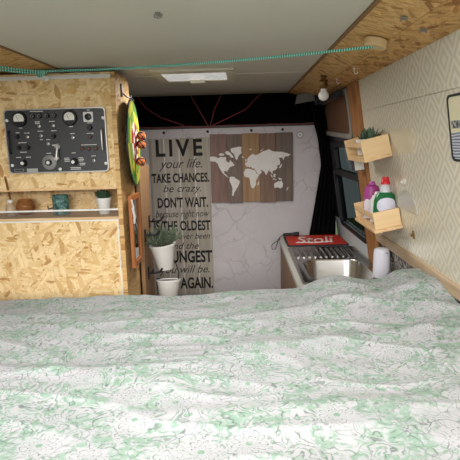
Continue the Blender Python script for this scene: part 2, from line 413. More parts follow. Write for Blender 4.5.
t = bm_new(); lathe(t, [(.010, 0), (.010, .008), (.007, .012)], (-.590, yf, .068), (0, -1, 0)); part('knob', t, M_dark, rad, True)
for x, z in ((-.791, .079), (-.735, .080), (-.786, .042), (-.761, .010), (-.661, .031), (-.585, -.060), (-.841, .039)):
    t = bm_new(); lathe(t, [(.0062, 0), (.0062, .003), (.0035, .004)], (x, yf, z), (0, -1, 0), 12); s_ = part('toggle_switch', t, M_silver, rad, True)
    t = bm_new(); cyl(t, (x, yf-.003, z), (x+.002, yf-.015, z+.006), .0016, 8, .0026); sub('toggle_lever', t, M_silver, s_, True)
for x, z in ((-.880, .040), (-.878, -.002), (-.842, -.003), (-.735, .039)):
    t = bm_new(); lathe(t, [(.0088, 0), (.0088, .005), (.0068, .012), (.0068, .014)], (x, yf, z), (0, -1, 0)); part('knob', t, M_dark, rad, True)
M_btn = plain('rust_button', '#5e3f34', .45)
for x, z in ((-.592, .033), (-.626, -.012), (-.599, -.013), (-.572, -.013)):
    t = bm_new(); lathe(t, [(.0078, 0), (.0078, .005), (.005, .009)], (x, yf, z), (0, -1, 0)); part('button', t, M_btn, rad, True, label='small rust brown button')
M_dialgrey = plain('grey_dial', '#86857f', .4)
for x, z, r, c in ((-.865, -.063, .014, M_dark), (-.762, -.063, .029, M_dialgrey), (-.663, -.063, .015, M_dark)):
    t = bm_new(); lathe(t, [(r, 0), (r, .003), (r*.85, .006)], (x, yf, z), (0, -1, 0), 32); d_ = part('rotary_dial', t, c, rad, True)
    t = bm_new(); lathe(t, [(.012, 0), (.011, .014)], (x, yf-.005, z), (0, -1, 0)); sub('dial_knob', t, M_dark, d_, True)
    t = bm_new(); lathe(t, [(.0068, 0), (.006, .0015)], (x, yf-.019, z), (0, -1, 0)); sub('knob_cap', t, M_white, d_, True)
t = bm_new(); cyl(t, (-.722, yf, .0), (-.722, yf-.012, -.002), .011, 18); cyl(t, (-.722, yf-.012, -.002), (-.728, yf-.016, -.045), .0045, 12, .008); lathe(t, [(.009, 0), (.012, .004), (.009, .012)], (-.728, yf-.008, -.047), (0, -1, 0)); part('lever', t, M_silver, rad, True, label='silver lever')
t = bm_new(); cyl(t, (-.718, yf-.003, .004), (-.742, yf-.012, .004), .004, 10); part('lever_catch', t, M_silver, rad, True)
for x, z in ((-.9165, .104), (-.9125, -.071), (-.722, -.0905), (-.5365, .104), (-.5375, -.072)):
    t = bm_new(); lathe(t, [(.0062, 0), (.0058, .003), (.002, .0045)], (x, yf, z), (0, -1, 0), 16); part('screw', t, M_white, rad, True)
for x in (-.912, -.5435):
    t = bm_new(); tube(t, [(x, yf, .062), (x, yf-.014, .058), (x, yf-.016, .045), (x, yf-.016, -.006), (x, yf-.014, -.018), (x, yf, -.023)], .0045, 10)
    part('grab_handle', t, M_dark if x < -.8 else M_silver, rad, True)
t = bm_new(); bx(t, (-.856, yf-.001, -.099), (-.812, yf, -.085)); part('data_plate', t, plain('plate_grey', '#a9a9a5', .5), rad)
t = bm_new(); ring_prism(t, rrect(-.906, -.869, -.096, -.086, .001, 1), rrect(-.905, -.870, -.095, -.087, .001, 1), F(yf), F(yf-.0006)); part('plate_outline', t, M_silver, rad)
rr = random.Random(5); M_mark = plain('marking_white', '#e4e4df', .6)
for x, z, wd_, rows in ((-.865, .074, .012, 1), (-.666, .074, .012, 1), (-.797, .096, .018, 2), (-.739, .096, .022, 1), (-.789, .060, .020, 1), (-.735, .060, .02, 1), (-.786, .027, .012, 1), (-.880, .056, .012, 1),
    (-.843, .054, .02, 1), (-.865, .017, .03, 1), (-.865, -.020, .022, 1), (-.845, -.040, .02, 1), (-.885, -.040, .02, 1), (-.762, -.027, .018, 1), (-.761, .026, .014, 1), (-.592, .046, .026, 1), (-.600, .002, .06, 1),
    (-.661, .047, .018, 1), (-.663, -.028, .016, 1), (-.636, -.048, .018, 3), (-.693, -.048, .018, 3), (-.632, -.07, .02, 2), (-.585, -.042, .015, 1), (-.590, .086, .02, 1), (-.797, .136, .05, 1), (-.593, .135, .01, 1), (-.66, -.086, .04, 2)):
    t = bm_new()
    for j in range(rows):
        c = -wd_/2
        while c < wd_/2:
            l = rr.uniform(.0015, .0045); bx(t, (x+c, yf-.0004, z-.006*j-.0013), (x+c+l, yf, z-.006*j+.0013)); c += l+.0008
    part('engraved_label', t, M_mark, rad)

# ------------------------------------------------------------------ niche things
def clear(name, col, mixf=.35, rough=.05):
    m = NT(name, rough, .5); m.b.inputs['Base Color'].default_value = srgb(col)
    a = m.t.nodes.new('ShaderNodeBsdfTransparent'); c = srgb(col); a.inputs[0].default_value = tuple(min(1, .35+.75*x) for x in c[:3])+(1,)
    s = m.t.nodes.new('ShaderNodeMixShader'); s.inputs[0].default_value = mixf
    m.t.links.new(a.outputs[0], s.inputs[1]); m.t.links.new(m.b.outputs[0], s.inputs[2]); m.t.links.new(s.outputs[0], m.t.nodes['Material Output'].inputs[0])
    return m.m
ZS = -.2878
bt = thing('glass_bottle', 'small clear glass diffuser bottle with amber oil in the niche', 'bottle', (-.985, 2.09, ZS))
t = bm_new(); lathe(t, [(.019, 0), (.021, .003), (.021, .038), (.014, .048), (.010, .052), (.010, .060), (.012, .062)], (-.985, 2.09, ZS), cap1=False); part('bottle_body', t, clear('clear_glass', '#d8cbb4', .4), bt, True)
t = bm_new(); cyl(t, (-.985, 2.09, ZS+.002), (-.985, 2.09, ZS+.016), .0185); part('oil', t, clear('amber_oil', '#8a4a1c', .75), bt, True, label='amber oil')
t = bm_new(); ring_ = [(r, z) for r, z in ((.0125, .058), (.0125, .068), (.009, .070))]; lathe(t, ring_, (-.985, 2.09, ZS)); part('collar', t, M_cream, bt, True)
tag(link('wooden_stick', tube(bm_new(), [(-.983, 2.088, ZS+.072), (-.905, 1.90, -.112)], .0045, 8), wood('stick_wood', '#a8763f', '#7d5227', 'Z'), smooth=True), 'thin brown wooden stick leaning out of the diffuser bottle', 'stick')
tb = thing('amber_glass', 'low round amber glass tumbler beside the diffuser bottle', 'glass', (-.935, 2.12, ZS))
t = bm_new(); lathe(t, [(.020, 0), (.030, .006), (.038, .028), (.036, .048), (.026, .066), (.024, .066), (.034, .048), (.036, .028), (.028, .008)], (-.935, 2.12, ZS), cap1=True); part('bowl', t, clear('amber_glass_mat', '#c08a52', .35), tb, True)
t = bm_new(); ring = [(-.935+.025*cos(2*pi*k/24), 2.12+.025*sin(2*pi*k/24), ZS+.0665) for k in range(24)]; tube(t, ring, .0015, 6, True); part('rim', t, clear('amber_rim', '#c58a55', .7), tb, True)
# green candle tumbler
gc = thing('candle_glass', 'dark teal mottled glass candle holder in the niche', 'candle holder', (-.772, 2.10, ZS))
gm_ = NT('teal_glass', .12, .6); o = gm_.obj(); gm_.base(gm_.ramp(gm_.noise(o, 70, 4, .7), [(.38, srgb('#23423f')), (.55, srgb('#4f7a72')), (.7, srgb('#8aa69a'))]))
t = bm_new(); lathe(t, [(.030, 0), (.034, .002), (.035, .084), (.0325, .084), (.031, .012)], (-.772, 2.10, ZS), n=36, cap1=True); part('tumbler', t, gm_.m, gc, True)
t = bm_new(); cyl(t, (-.772, 2.10, ZS+.0125), (-.772, 2.10, ZS+.060), .0295); wx = part('wax', t, plain('pale_wax', '#cfcdb8', .5), gc, True)
t = bm_new(); tube(t, [(-.772, 2.10, ZS+.06), (-.771, 2.10, ZS+.072)], .001, 5); sub('wick', t, M_dark, wx)
t = bm_new(); tube(t, [(-.805, 2.09, ZS+.030), (-.822, 2.085, ZS+.026), (-.824, 2.085, ZS+.040)], .003, 6); part('side_clip', t, M_black, gc, True)
# succulents
def leaf(bm, base, d, L, wd_, th, upc=.3):
    d = Vector(d).normalized(); s = d.cross(Vector((0, 0, 1)))
    s = s.normalized() if s.length > .05 else Vector((1, 0, 0)); u = s.cross(d).normalized(); rings = []
    N = 6
    for i in range(N+1):
        t_ = i/N; wv = wd_*sin(pi*(.12+.83*t_))**.8; hv = th*sin(pi*(.12+.83*t_))
        c = Vector(base)+d*L*t_+u*(upc*L*t_*t_)
        rings.append([bm.verts.new(c+s*wv*cos(2*pi*k/6)+u*hv*sin(2*pi*k/6)) for k in range(6)])
    for a, b in zip(rings, rings[1:]):
        for k in range(6): bm.faces.new((a[k], a[(k+1) % 6], b[(k+1) % 6], b[k]))
    bm.faces.new(rings[0][::-1]); bm.faces.new(rings[-1])
def rosette(bm, c, R, n, seed=0):
    r = random.Random(seed)
    for lay, (el, f, cnt) in enumerate(((15, 1, n), (38, .9, n-2), (60, .75, n-4), (80, .5, 3))):
        for k in range(max(cnt, 3)):
            a = 2*pi*k/max(cnt, 3)+lay*.4+r.uniform(-.1, .1); e = radians(el+r.uniform(-6, 6))
            leaf(bm, c, (cos(a)*cos(e), sin(a)*cos(e), sin(e)), R*f, R*.2, R*.08)
M_succ = plain('succulent_green', '#46614a', .5, var=.3, sc=60)
M_soil = plain('potting_soil', '#3a2c20', .95)
def potted(name, label, c, r0, r1, h, m_pot, fol, group=None, lean=(0, 0, 1), rim=True):
    M = Matrix.Translation(c) @ rot_to(lean); p = thing(name, label, 'potted plant', M=M, group=group)
    t = bm_new(); prof = [(r0*.96, 0), (r0, .002), (r1, h-.008)]+([(r1*1.07, h-.008), (r1*1.07, h)] if rim else [(r1, h)])+[(r1*.93, h), (r1*.9, h-.012)]
    lathe(t, prof, n=32, cap1=True); part('pot', t, m_pot, p, True, world=False)
    t = bm_new(); lathe(t, [(r1*.88, h-.012), (r1*.88, h-.005), (.001, h-.003)]); part('soil', t, M_soil, p, world=False)
    t = bm_new(); fol(t, h); part('foliage', t, M_succ if not callable(getattr(fol, 'mat', None)) else fol.mat(), p, True, world=False)
    return p
pp = potted('potted_succulent', 'small square sided white pot with a dark green succulent in the niche', (-.588, 2.10, ZS), .022, .031, .068, M_white,
       lambda t, h: (rosette(t, (0, 0, h-.004), .044, 12, 1), rosette(t, (.006, .006, h+.008), .034, 9, 2)))
t = bm_new(); lathe(t, [(.0248, .020), (.0254, .024)], cap0=False, cap1=False); part('pot_band', t, M_grey, pp, world=False)

# ------------------------------------------------------------------ right wall shelves
MW = Matrix(((n_.x, w_.x, 0, B_.x), (0, 0, 1, 0), (n_.z, w_.z, 0, B_.z), (0, 0, 0, 1)))   # (off, w, Y) -> world
def wall_thing(name, label, cat, Y, w, off=0, tilt=0.0, group=None):
    # local x = away from the wall, local y = up the wall, local z = along the van
    return thing(name, label, cat, M=MW @ Matrix.Translation((off, w, Y)) @ Matrix.Rotation(radians(tilt), 4, 'Z'), group=group)
def rack(name, label, Y0, Y1, w0, h, dep, tilt, bottom_out=0.0):
    k = wall_thing(name, label, 'shelf', Y0, w0, .001, tilt, 'wooden box racks on the right wall'); L = Y1-Y0
    part('end_panel', bx(bm_new(), (0, 0, 0), (dep, h, .012), .001), M_pine2, k, world=False)
    part('end_panel', bx(bm_new(), (0, 0, L-.012), (dep, h, L), .001), M_pine2, k, world=False)
    part('base_board', bx(bm_new(), (0, -.012, -bottom_out), (dep+bottom_out, -.0002, L+bottom_out), .001), M_pine, k, world=False)
    part('rail', bx(bm_new(), (dep-.008, h*.62, .0125), (dep, h*.86, L-.0125)), M_pine, k, world=False)
    part('rail', bx(bm_new(), (dep-.008, h*.01, .0125), (dep, h*.13, L-.0125)), M_pine, k, world=False)
    part('back_board', bx(bm_new(), (0, .001, .0125), (.005, h, L-.0125)), M_pine, k, world=False)
    return k
k1 = rack('wall_rack', 'pale wooden box rack holding small green plants, upper of two', 1.90, 2.20, .401, .072, .105, -5)
k2 = rack('wall_rack', 'pale wooden box rack holding detergent bottles, lower of two', 1.88, 2.20, .128, .066, .100, -3, .006)
def rel(k, x, y, z): return (k.matrix_basis @ Vector((x, y, z)))
# plants in the upper rack
def sprouts(seed, R, col='g'):
    def f(t, h):
        r = random.Random(seed)
        for k in range(26):
            a = r.uniform(0, 2*pi); e = radians(r.uniform(20, 85)); leaf(t, (r.uniform(-.01, .01), r.uniform(-.01, .01), h-.006), (cos(a)*cos(e), sin(a)*cos(e), sin(e)), R*r.uniform(.7, 1.1), .006, .0025)
    return f
potted('potted_succulent', 'dark green leafy plant in the upper rack, pot nearest the wallpapered panel', tuple(rel(k1, .052, .0015, .100)), .025, .033, .062, M_white, sprouts(3, .050), rim=False)
p2 = potted('potted_succulent', 'spiky green plant in white pot at the far end of the upper rack', tuple(rel(k1, .058, .0015, .200)), .024, .032, .062, M_white, sprouts(6, .048), rim=False)
t = bm_new(); lathe(t, [(.013, 0), (.013, .003), (.010, .004)], (-.030, -.004, .034), (-1, -.15, .1)); part('pot_spot', t, M_black, p2, True, world=False, label='round black spot on the pot')
# detergent bottles
def bottle(name, label, c, sx, sy, prof, m_body, capz, capr, caph, m_cap, lab=None, neckm=None):
    b = thing(name, label, 'bottle', c)
    t = bm_new(); lathe(t, prof, n=32); t.transform(Matrix.Diagonal((sx, sy, 1, 1))); part('bottle_body', t, m_body, b, True, world=False)
    t = bm_new(); lathe(t, [(capr*1.15, capz), (capr*1.15, capz+caph*.3), (capr, capz+caph*.4), (capr*.8, capz+caph*.95), (capr*.5, capz+caph)]); part('cap', t, m_cap, b, True, world=False)
    if neckm is not None:
        t = bm_new(); lathe(t, [(.021, capz-.030), (.019, capz-.012), (.012, capz)]); part('neck', t, neckm, b, True, world=False)
    if lab:
        mat, z0, z1, ang, R = lab; t = bm_new(); n = 24; ra = []; 
        # oval label that follows the front of the bottle
        rows = 12
        for j in range(rows+1):
            z = z0+(z1-z0)*j/rows; q = sqrt(max(0, 1-((j/rows-.5)*2)**2))*.82+.18; rad_ = R(z)
            ra.append([t.verts.new((sx*rad_*1.02*sin(ang*q*(2*i/n-1)), -sy*rad_*1.02*cos(ang*q*(2*i/n-1)), z)) for i in range(n+1)])
        for a_, b_ in zip(ra, ra[1:]):
            for i in range(n): t.faces.new((a_[i], a_[i+1], b_[i+1], b_[i]))
        part('label', t, mat, b, True, world=False)
    return b
M_dgreen = plain('green_bottle', '#1f6b3d', .25, var=.12); M_red = plain('red_cap', '#c8242b', .35); M_lab = plain('label_lilac_white', '#d6d5e6', .5, var=.1, sc=60)
gp = [(.036, 0), (.043, .004), (.044, .06), (.042, .095), (.034, .118), (.019, .132), (.018, .140)]
def gR(z):
    for (r0, z0), (r1, z1) in zip(gp, gp[1:]):
        if z0 <= z <= z1: return r0+(r1-r0)*(z-z0)/(z1-z0)
    return gp[-1][0]
base_g = rel(k2, .050, .0015, .058)
bottle('detergent_bottle', 'dark green bottle with red cap and pale label in the lower rack', tuple(base_g), 1.0, .72, gp, M_dgreen, .158, .0155, .028, M_red, (M_lab, .050, .108, .95, gR), plain('clear_neck', '#c9cbd0', .3))
base_p = rel(k2, .055, .0015, .235)
M_purple = NT('magenta_label', .4, .4); o = M_purple.xyz(M_purple.obj()); M_purple.base(M_purple.mix(M_purple.math('GREATER_THAN', M_purple.math('ADD', o[2], M_purple.math('MULTIPLY', M_purple.noise(M_purple.obj(), 60, 3), .05)), .105), srgb('#dcd3dc'), srgb('#a03a86')))
pp_ = [(.028, 0), (.032, .003), (.032, .115), (.026, .135), (.014, .142)]
bottle('detergent_bottle', 'white and magenta bottle behind the green one, far end of lower rack', tuple(base_p), 1.0, .8, pp_, M_purple.m, .142, .013, .014, plain('magenta_cap', '#b3569c', .4))
base_w = rel(k2, .060, .0015, .135)
bottle('detergent_bottle', 'plain white bottle standing between the green and magenta ones', tuple(base_w), 1.0, .8, [(.022, 0), (.025, .003), (.025, .09), (.018, .108), (.010, .112)], M_white, .112, .010, .012, M_white)
# small box on the post, under the upper rack
sb = wall_thing('switch_box', 'small box with white face on the post under the upper rack', 'box', 2.29, .318, .017)
part('housing', bx(bm_new(), (0, 0, 0), (.046, .052, .06), .002), plain('box_shaded_side', '#2b2c30', .5), sb, world=False)  # shaded side of a white box, its shade put into the dark colour
part('face', bx(bm_new(), (.002, .002, -.003), (.044, .050, -.0002), .001), M_white, sb, world=False, label='white face')
# wall decal, patch and plates
dc = wall_thing('wall_sign', 'rounded cream and navy striped sign on the wallpaper, right edge', 'sign', 1.10, .395, .0005)
dec = NT('sign_print', .4, .4); o = dec.xyz(dec.obj())
bandm = dec.math('LESS_THAN', o[1], .072)
stripes = dec.math('GREATER_THAN', dec.math('FRACT', dec.math('MULTIPLY', dec.math('ADD', o[1], dec.math('MULTIPLY', dec.noise(dec.obj(), 20, 3), .012)), 130)), .45)
box_ = dec.math('MULTIPLY', dec.math('MULTIPLY', dec.math('GREATER_THAN', o[1], .082), dec.math('LESS_THAN', o[1], .102)), dec.math('LESS_THAN', o[2], .243))
c = dec.mix(bandm, srgb('#d9d0ae'), dec.mix(stripes, srgb('#c9cbcf'), srgb('#666c80')))
c = dec.mix(box_, c, dec.mix(dec.ramp(dec.noise(dec.obj(), 90, 3), [(.45, 0.), (.55, 1.)]), srgb('#3c3a3c'), srgb('#a9a8a6')))
dec.base(c)
PL = lambda z: (lambda a, b: Vector((z, b, a)))
t = bm_new(); prism(t, rrect(.0, .252, .0, .165, .014), PL(0), PL(.002)); part('plate', t, dec.m, dc, world=False)
t = bm_new(); ring_prism(t, rrect(-.003, .255, -.003, .168, .016), rrect(.003, .249, .003, .162, .012), PL(0), PL(.004)); part('border', t, M_black, dc, world=False, label='black rounded border')
pt = wall_thing('wallpaper_patch', 'plain beige patch on the wallpaper right of the upper rack', 'patch', 1.66, .404, .0003)
part('sheet', bx(bm_new(), (0, 0, 0), (.0015, .082, .235)), plain('plain_beige', '#d8cbb0', .4), pt, world=False)
tag_ = wall_thing('soap_holder', 'clear half round suction holder on the wall above the lower rack', 'holder', 1.68, .195, .0005)
t = bm_new(); prism(t, [(.10+.10*cos(a), .0+.075*sin(a)) for a in [pi*k/20 for k in range(21)]], PL(0), PL(.005)); part('dish', t, clear('frosted_clear', '#e6e2da', .45), tag_, world=False)
t = bm_new(); lathe(t, [(.014, 0), (.012, .004), (.005, .009), (.005, .014)], (0, .105, .11), (1, 0, 0)); part('suction_cup', t, clear('clear_cup', '#efece6', .5), tag_, True, world=False)
lt = wall_thing('cupboard_catch', 'small brass catch low on the right wall', 'catch', 1.745, .098, .0005)
t = bm_new(); bx(t, (0, 0, 0), (.003, .030, .016), .001); part('plate', t, plain('aged_brass', '#9a7a45', .4, .7), lt, world=False)
t = bm_new(); ball(t, (.007, .015, .008), .006, seg=12); part('knob', t, plain('aged_brass2', '#8a6a38', .4, .7), lt, True, world=False)
# black foam bar above upper window
tag(link('curtain_rail', wbox(bm_new(), 2.50, 3.15, .668, .698, .060, .030, .006), M_black), 'black rail running above the boarded upper side window', 'rail')

# ------------------------------------------------------------------ ceiling and strip things
v = thing('roof_light', 'rectangular roof light with cream frame and marbled white lens', 'ceiling light', (-.2, 2.33, ZC))
def DN(z): return lambda x, y: Vector((x, y, z))
fm = plain('cream_frame', '#ddd5c4', .4)
t = bm_new(); o1 = rrect(-.375, -.020, 2.145, 2.525, .012); i1 = rrect(-.340, -.058, 2.215, 2.492, .008)
ring_prism(t, o1, i1, DN(ZC-.0005), DN(ZC-.010)); part('frame', t, fm, v)
lens = NT('marbled_lens', .2, .5); lens.base(lens.ramp(lens.noise(lens.obj(), 14, 4, .6), [(.42, srgb('#f0f0f2')), (.5, srgb('#cfcfd4')), (.58, srgb('#f2f2f4'))]))
lens.b.inputs['Emission Color'].default_value = (1, 1, 1, 1); lens.b.inputs['Emission Strength'].default_value = .28
t = bm_new(); prism(t, rrect(-.341, -.057, 2.214, 2.493, .008), DN(ZC-.0005), DN(ZC-.007)); part('lens', t, lens.m, v)
t = bm_new(); bx(t, (-.235, 2.455, ZC-.024), (-.165, 2.515, ZC-.0075), .003); part('catch', t, fm, v)
t = bm_new(); bx(t, (-.052, 2.17, ZC-.016), (-.028, 2.50, ZC-.0125), .001); part('side_tab', t, fm, v)
ck = thing('ceiling_clip', 'tiny metal clip fixed to the ceiling near the viewer', 'clip', (-.187, 1.236, ZC))
t = bm_new(); bx(t, (-.193, 1.225, ZC-.006), (-.181, 1.247, ZC-.0003), .001); tube(t, [(-.196, 1.236, ZC-.003), (-.196, 1.236, ZC-.009), (-.187, 1.236, ZC-.012), (-.178, 1.236, ZC-.009), (-.178, 1.236, ZC-.003)], .0015, 6); part('clip_body', t, M_grey, ck, True)
# wooden cleat and rope
blk = thing('wooden_cleat', 'pale round wooden block under the right ceiling strip holding the rope', 'wooden block', (.393, 1.50, .275))
t = bm_new(); lathe(t, [(.029, 0), (.033, .003), (.033, .021), (.030, .024)], (.393, 1.50, .2745), (-.26, 0, -.966), 32); part('block', t, plain('pale_block_wood', '#dcc092', .5), blk, True)
rp = thing('rope', 'teal and white braided rope stretched across under the ceiling', 'rope', (-.73, 1.93, .278))
rm = NT('teal_rope', .7, .2); gx = rm.obj(); wv = rm.n('ShaderNodeTexWave', {'Vector': rm.map(gx, (1, 1, 3)), 'Scale': 45.0, 'Distortion': 1.0}, out=1)
rm.base(rm.ramp(wv, [(.6, srgb('#1c9a86')), (.82, srgb('#bfe3d6'))]))
pts = []
for k in range(61):
    s = k/60; pts.append(Vector((-.735, 1.93, .2775)).lerp(Vector((.385, 1.50, .254)), s)+Vector((0, 0, -.012*4*s*(1-s)+.0005*sin(k*1.9))))
part('rope_line', tube(bm_new(), pts, .0042, 8, twist=.7), rm.m, rp, True)
t = bm_new(); tube(t, [(-1.00, 1.74, .279), (-.87, 1.80, .283), (-.80, 1.87, .278), (-.74, 1.928, .275)], .004, 8)
tube(t, [(-1.00, 1.73, .272), (-.87, 1.80, .274), (-.80, 1.87, .268), (-.742, 1.926, .270)], .004, 8); part('rope_loop', t, rm.m, rp, True)
t = bm_new(); ball(t, (-.735, 1.928, .272), .0125, (1.3, 1, .9), 12); tube(t, [(-.745+.010*cos(a), 1.926+.004*sin(a), .270+.012*sin(a)) for a in [2*pi*k/12 for k in range(12)]], .004, 6, True); part('knot', t, rm.m, rp, True)
tag(link('white_bead', ball(bm_new(), (-.722, 1.925, .249), .009, seg=14), M_white, smooth=True), 'small white bead tied below the rope knot', 'bead')
# screw hooks and brackets on the strand board
def upnt(X):  # under side of the strip at this X
    return .299-(X-.312)*(.031/.108) if X < .42 else .267-(X-.4205)*(.022/.098)
for X, Y, lab in ((.437, 2.34, 'small white cup hook under the strand board, nearer the light bulb'), (.439, 2.00, 'small white cup hook under the strand board, nearer the wooden cleat')):
    z = upnt(X); h = thing('cup_hook', lab, 'hook', (X, Y, z), group='cup hooks')
    part('hook_base', cyl(bm_new(), (X, Y, z-.0003), (X, Y, z-.003), .006, 14), M_white, h, True)
    part('hook_wire', tube(bm_new(), [(X, Y, z-.003), (X, Y, z-.014)]+[(X+.007-.007*cos(a), Y, z-.014-.007*sin(a)) for a in [pi*k/8 for k in range(1, 9)]], .0017, 6), M_white, h, True)
for X, Y, lab in ((.388, 1.25, 'metal clip screwed to the upper strand board strip'), (.452, 1.30, 'metal clip screwed to the lower strand board strip')):
    z = upnt(X); h = thing('metal_clip', lab, 'clip', (X, Y, z), group='metal clips')
    part('clip_plate', bx(bm_new(), (X-.008, Y-.007, z-.004), (X+.008, Y+.007, z-.0025)), M_grey, h)
    t = bm_new(); tube(t, [(X-.007, Y, z-.003), (X-.009, Y, z-.012), (X, Y, z-.006), (X+.009, Y, z-.012), (X+.007, Y, z-.003)], .0017, 6); part('clip_wire', t, M_grey, h, True)
# bulb
bl = thing('light_bulb', 'unlit white globe bulb in an aged brass socket', 'light bulb', (.378, 2.34, upnt(.378)))
X, Y, z = .378, 2.34, upnt(.378)
br = plain('antique_brass', '#7d6138', .35, .85, var=.2)
t = bm_new(); lathe(t, [(.016, 0), (.016, .006), (.010, .010)], (X, Y, z-.0003), (0, 0, -1)); part('ceiling_cup', t, br, bl, True)
t = bm_new(); lathe(t, [(.010, .0), (.010, .008), (.017, .010), (.020, .014), (.020, .018), (.016, .021), (.016, .030), (.020, .032), (.020, .037), (.015, .042), (.014, .050)], (X, Y, z-.009), (0, 0, -1)); part('socket', t, br, bl, True)
bb = plain('frosted_bulb', '#efefee', .3); t = bm_new(); lathe(t, [(.013, 0), (.014, .006)]+[(.0235*sin(a), .030-.0235*cos(a)) for a in [radians(38+142*k/14) for k in range(14)]]+[(.0006, .0535)], (X, Y, z-.058), (0, 0, -1)); part('bulb', t, bb, bl, True)

# ------------------------------------------------------------------ things on the front partition
PYF = DY-.001
def textmesh(txt, x0, x1, z0, z1, yy, m, parent, name, bold=0.0, shear=0.0, sp=1.0):
    cu = bpy.data.curves.new('txt', 'FONT'); cu.body = txt; cu.size = 1; cu.offset = bold; cu.shear = shear; cu.space_character = sp; cu.extrude = .0; cu.resolution_u = 3
    to = bpy.data.objects.new('txt', cu); C.objects.link(to); bpy.context.view_layer.update()
    dg = bpy.context.evaluated_depsgraph_get(); me = bpy.data.meshes.new_from_object(to.evaluated_get(dg))
    bpy.data.objects.remove(to)
    bm = bm_new(); bm.from_mesh(me); bpy.data.meshes.remove(me)
    xs = [q.co.x for q in bm.verts]; ys = [q.co.y for q in bm.verts]
    ax, bx_ = min(xs), max(xs); ay, by = min(ys), max(ys)
    if parent is None: return bm, (ax, bx_, ay, by)
    for q in bm.verts:
        q.co = Vector((x0+(q.co.x-ax)/(bx_-ax)*(x1-x0), yy, z0+(q.co.y-ay)/(by-ay)*(z1-z0)))
    r = bmesh.ops.extrude_face_region(bm, geom=bm.faces[:]); bmesh.ops.translate(bm, verts=[g for g in r['geom'] if isinstance(g, bmesh.types.BMVert)], vec=(0, -.0008, 0))
    return part(name, bm, m, parent)
sg = thing('word_sign', 'tall grey wooden plank sign with black lettering beginning LIVE your life', 'sign', (-.405, DY, -1.03))
grw = [wood('sign_plank_'+str(k), a, b, 'Z', .7, .8) for k, (a, b) in enumerate((('#b3aa9f', '#8f867b'), ('#bab1a6', '#968d82'), ('#b0a699', '#8b8174'), ('#b8afa2', '#938a7d')))]
xe = [-.602, -.502, -.404, -.303, -.204]
for k in range(4):
    part('plank', bx(bm_new(), (xe[k]+.0035, DY-.016, -1.02), (xe[k+1]-.0035, DY-.004, .030), .002), grw[k], sg)
M_pale = plain('pale_strip', '#d6d2cc', .5)
for xg in xe[1:4]: part('pale_strip', bx(bm_new(), (xg-.0034, DY-.0155, -1.015), (xg+.0034, DY-.0045, .026)), M_pale, sg)
part('backing', bx(bm_new(), (-.5985, DY-.0040, -1.015), (-.2075, DY-.0005, .026)), plain('pale_gap', '#b9b6b2', .6), sg)
SY = DY-.0162; M_ink = plain('black_ink', '#1d1b1a', .7); M_ink2 = plain('script_ink', '#2c2927', .7)
LN = [('LIVE', -.555, -.252, -.088, .022, 0), ('your life.', -.540, -.258, -.182, -.104, 1), ('TAKE CHANCES.', -.592, -.214, -.258, -.196, 0), ('be crazy.', -.520, -.270, -.335, -.272, 1),
      ("DON'T WAIT.", -.562, -.228, -.424, -.354, 0), ('because right now', -.580, -.222, -.502, -.442, 1), ('IS THE OLDEST', -.592, -.216, -.580, -.512, 0), ("you've ever been", -.588, -.222, -.650, -.594, 1),
      ('and the', -.500, -.300, -.705, -.660, 1), ('YOUNGEST', -.596, -.212, -.800, -.716, 0), ('you will be.', -.575, -.235, -.888, -.818, 1), ('EVER AGAIN.', -.596, -.212, -.982, -.902, 0)]
for tx, a, b, z0, z1, sc in LN:
    textmesh(tx, a, b, z0, z1, SY, M_ink2 if sc else M_ink, sg, 'lettering', 0.0 if sc else .028, .35 if sc else 0, 1.35 if tx == 'LIVE' else 1.0)
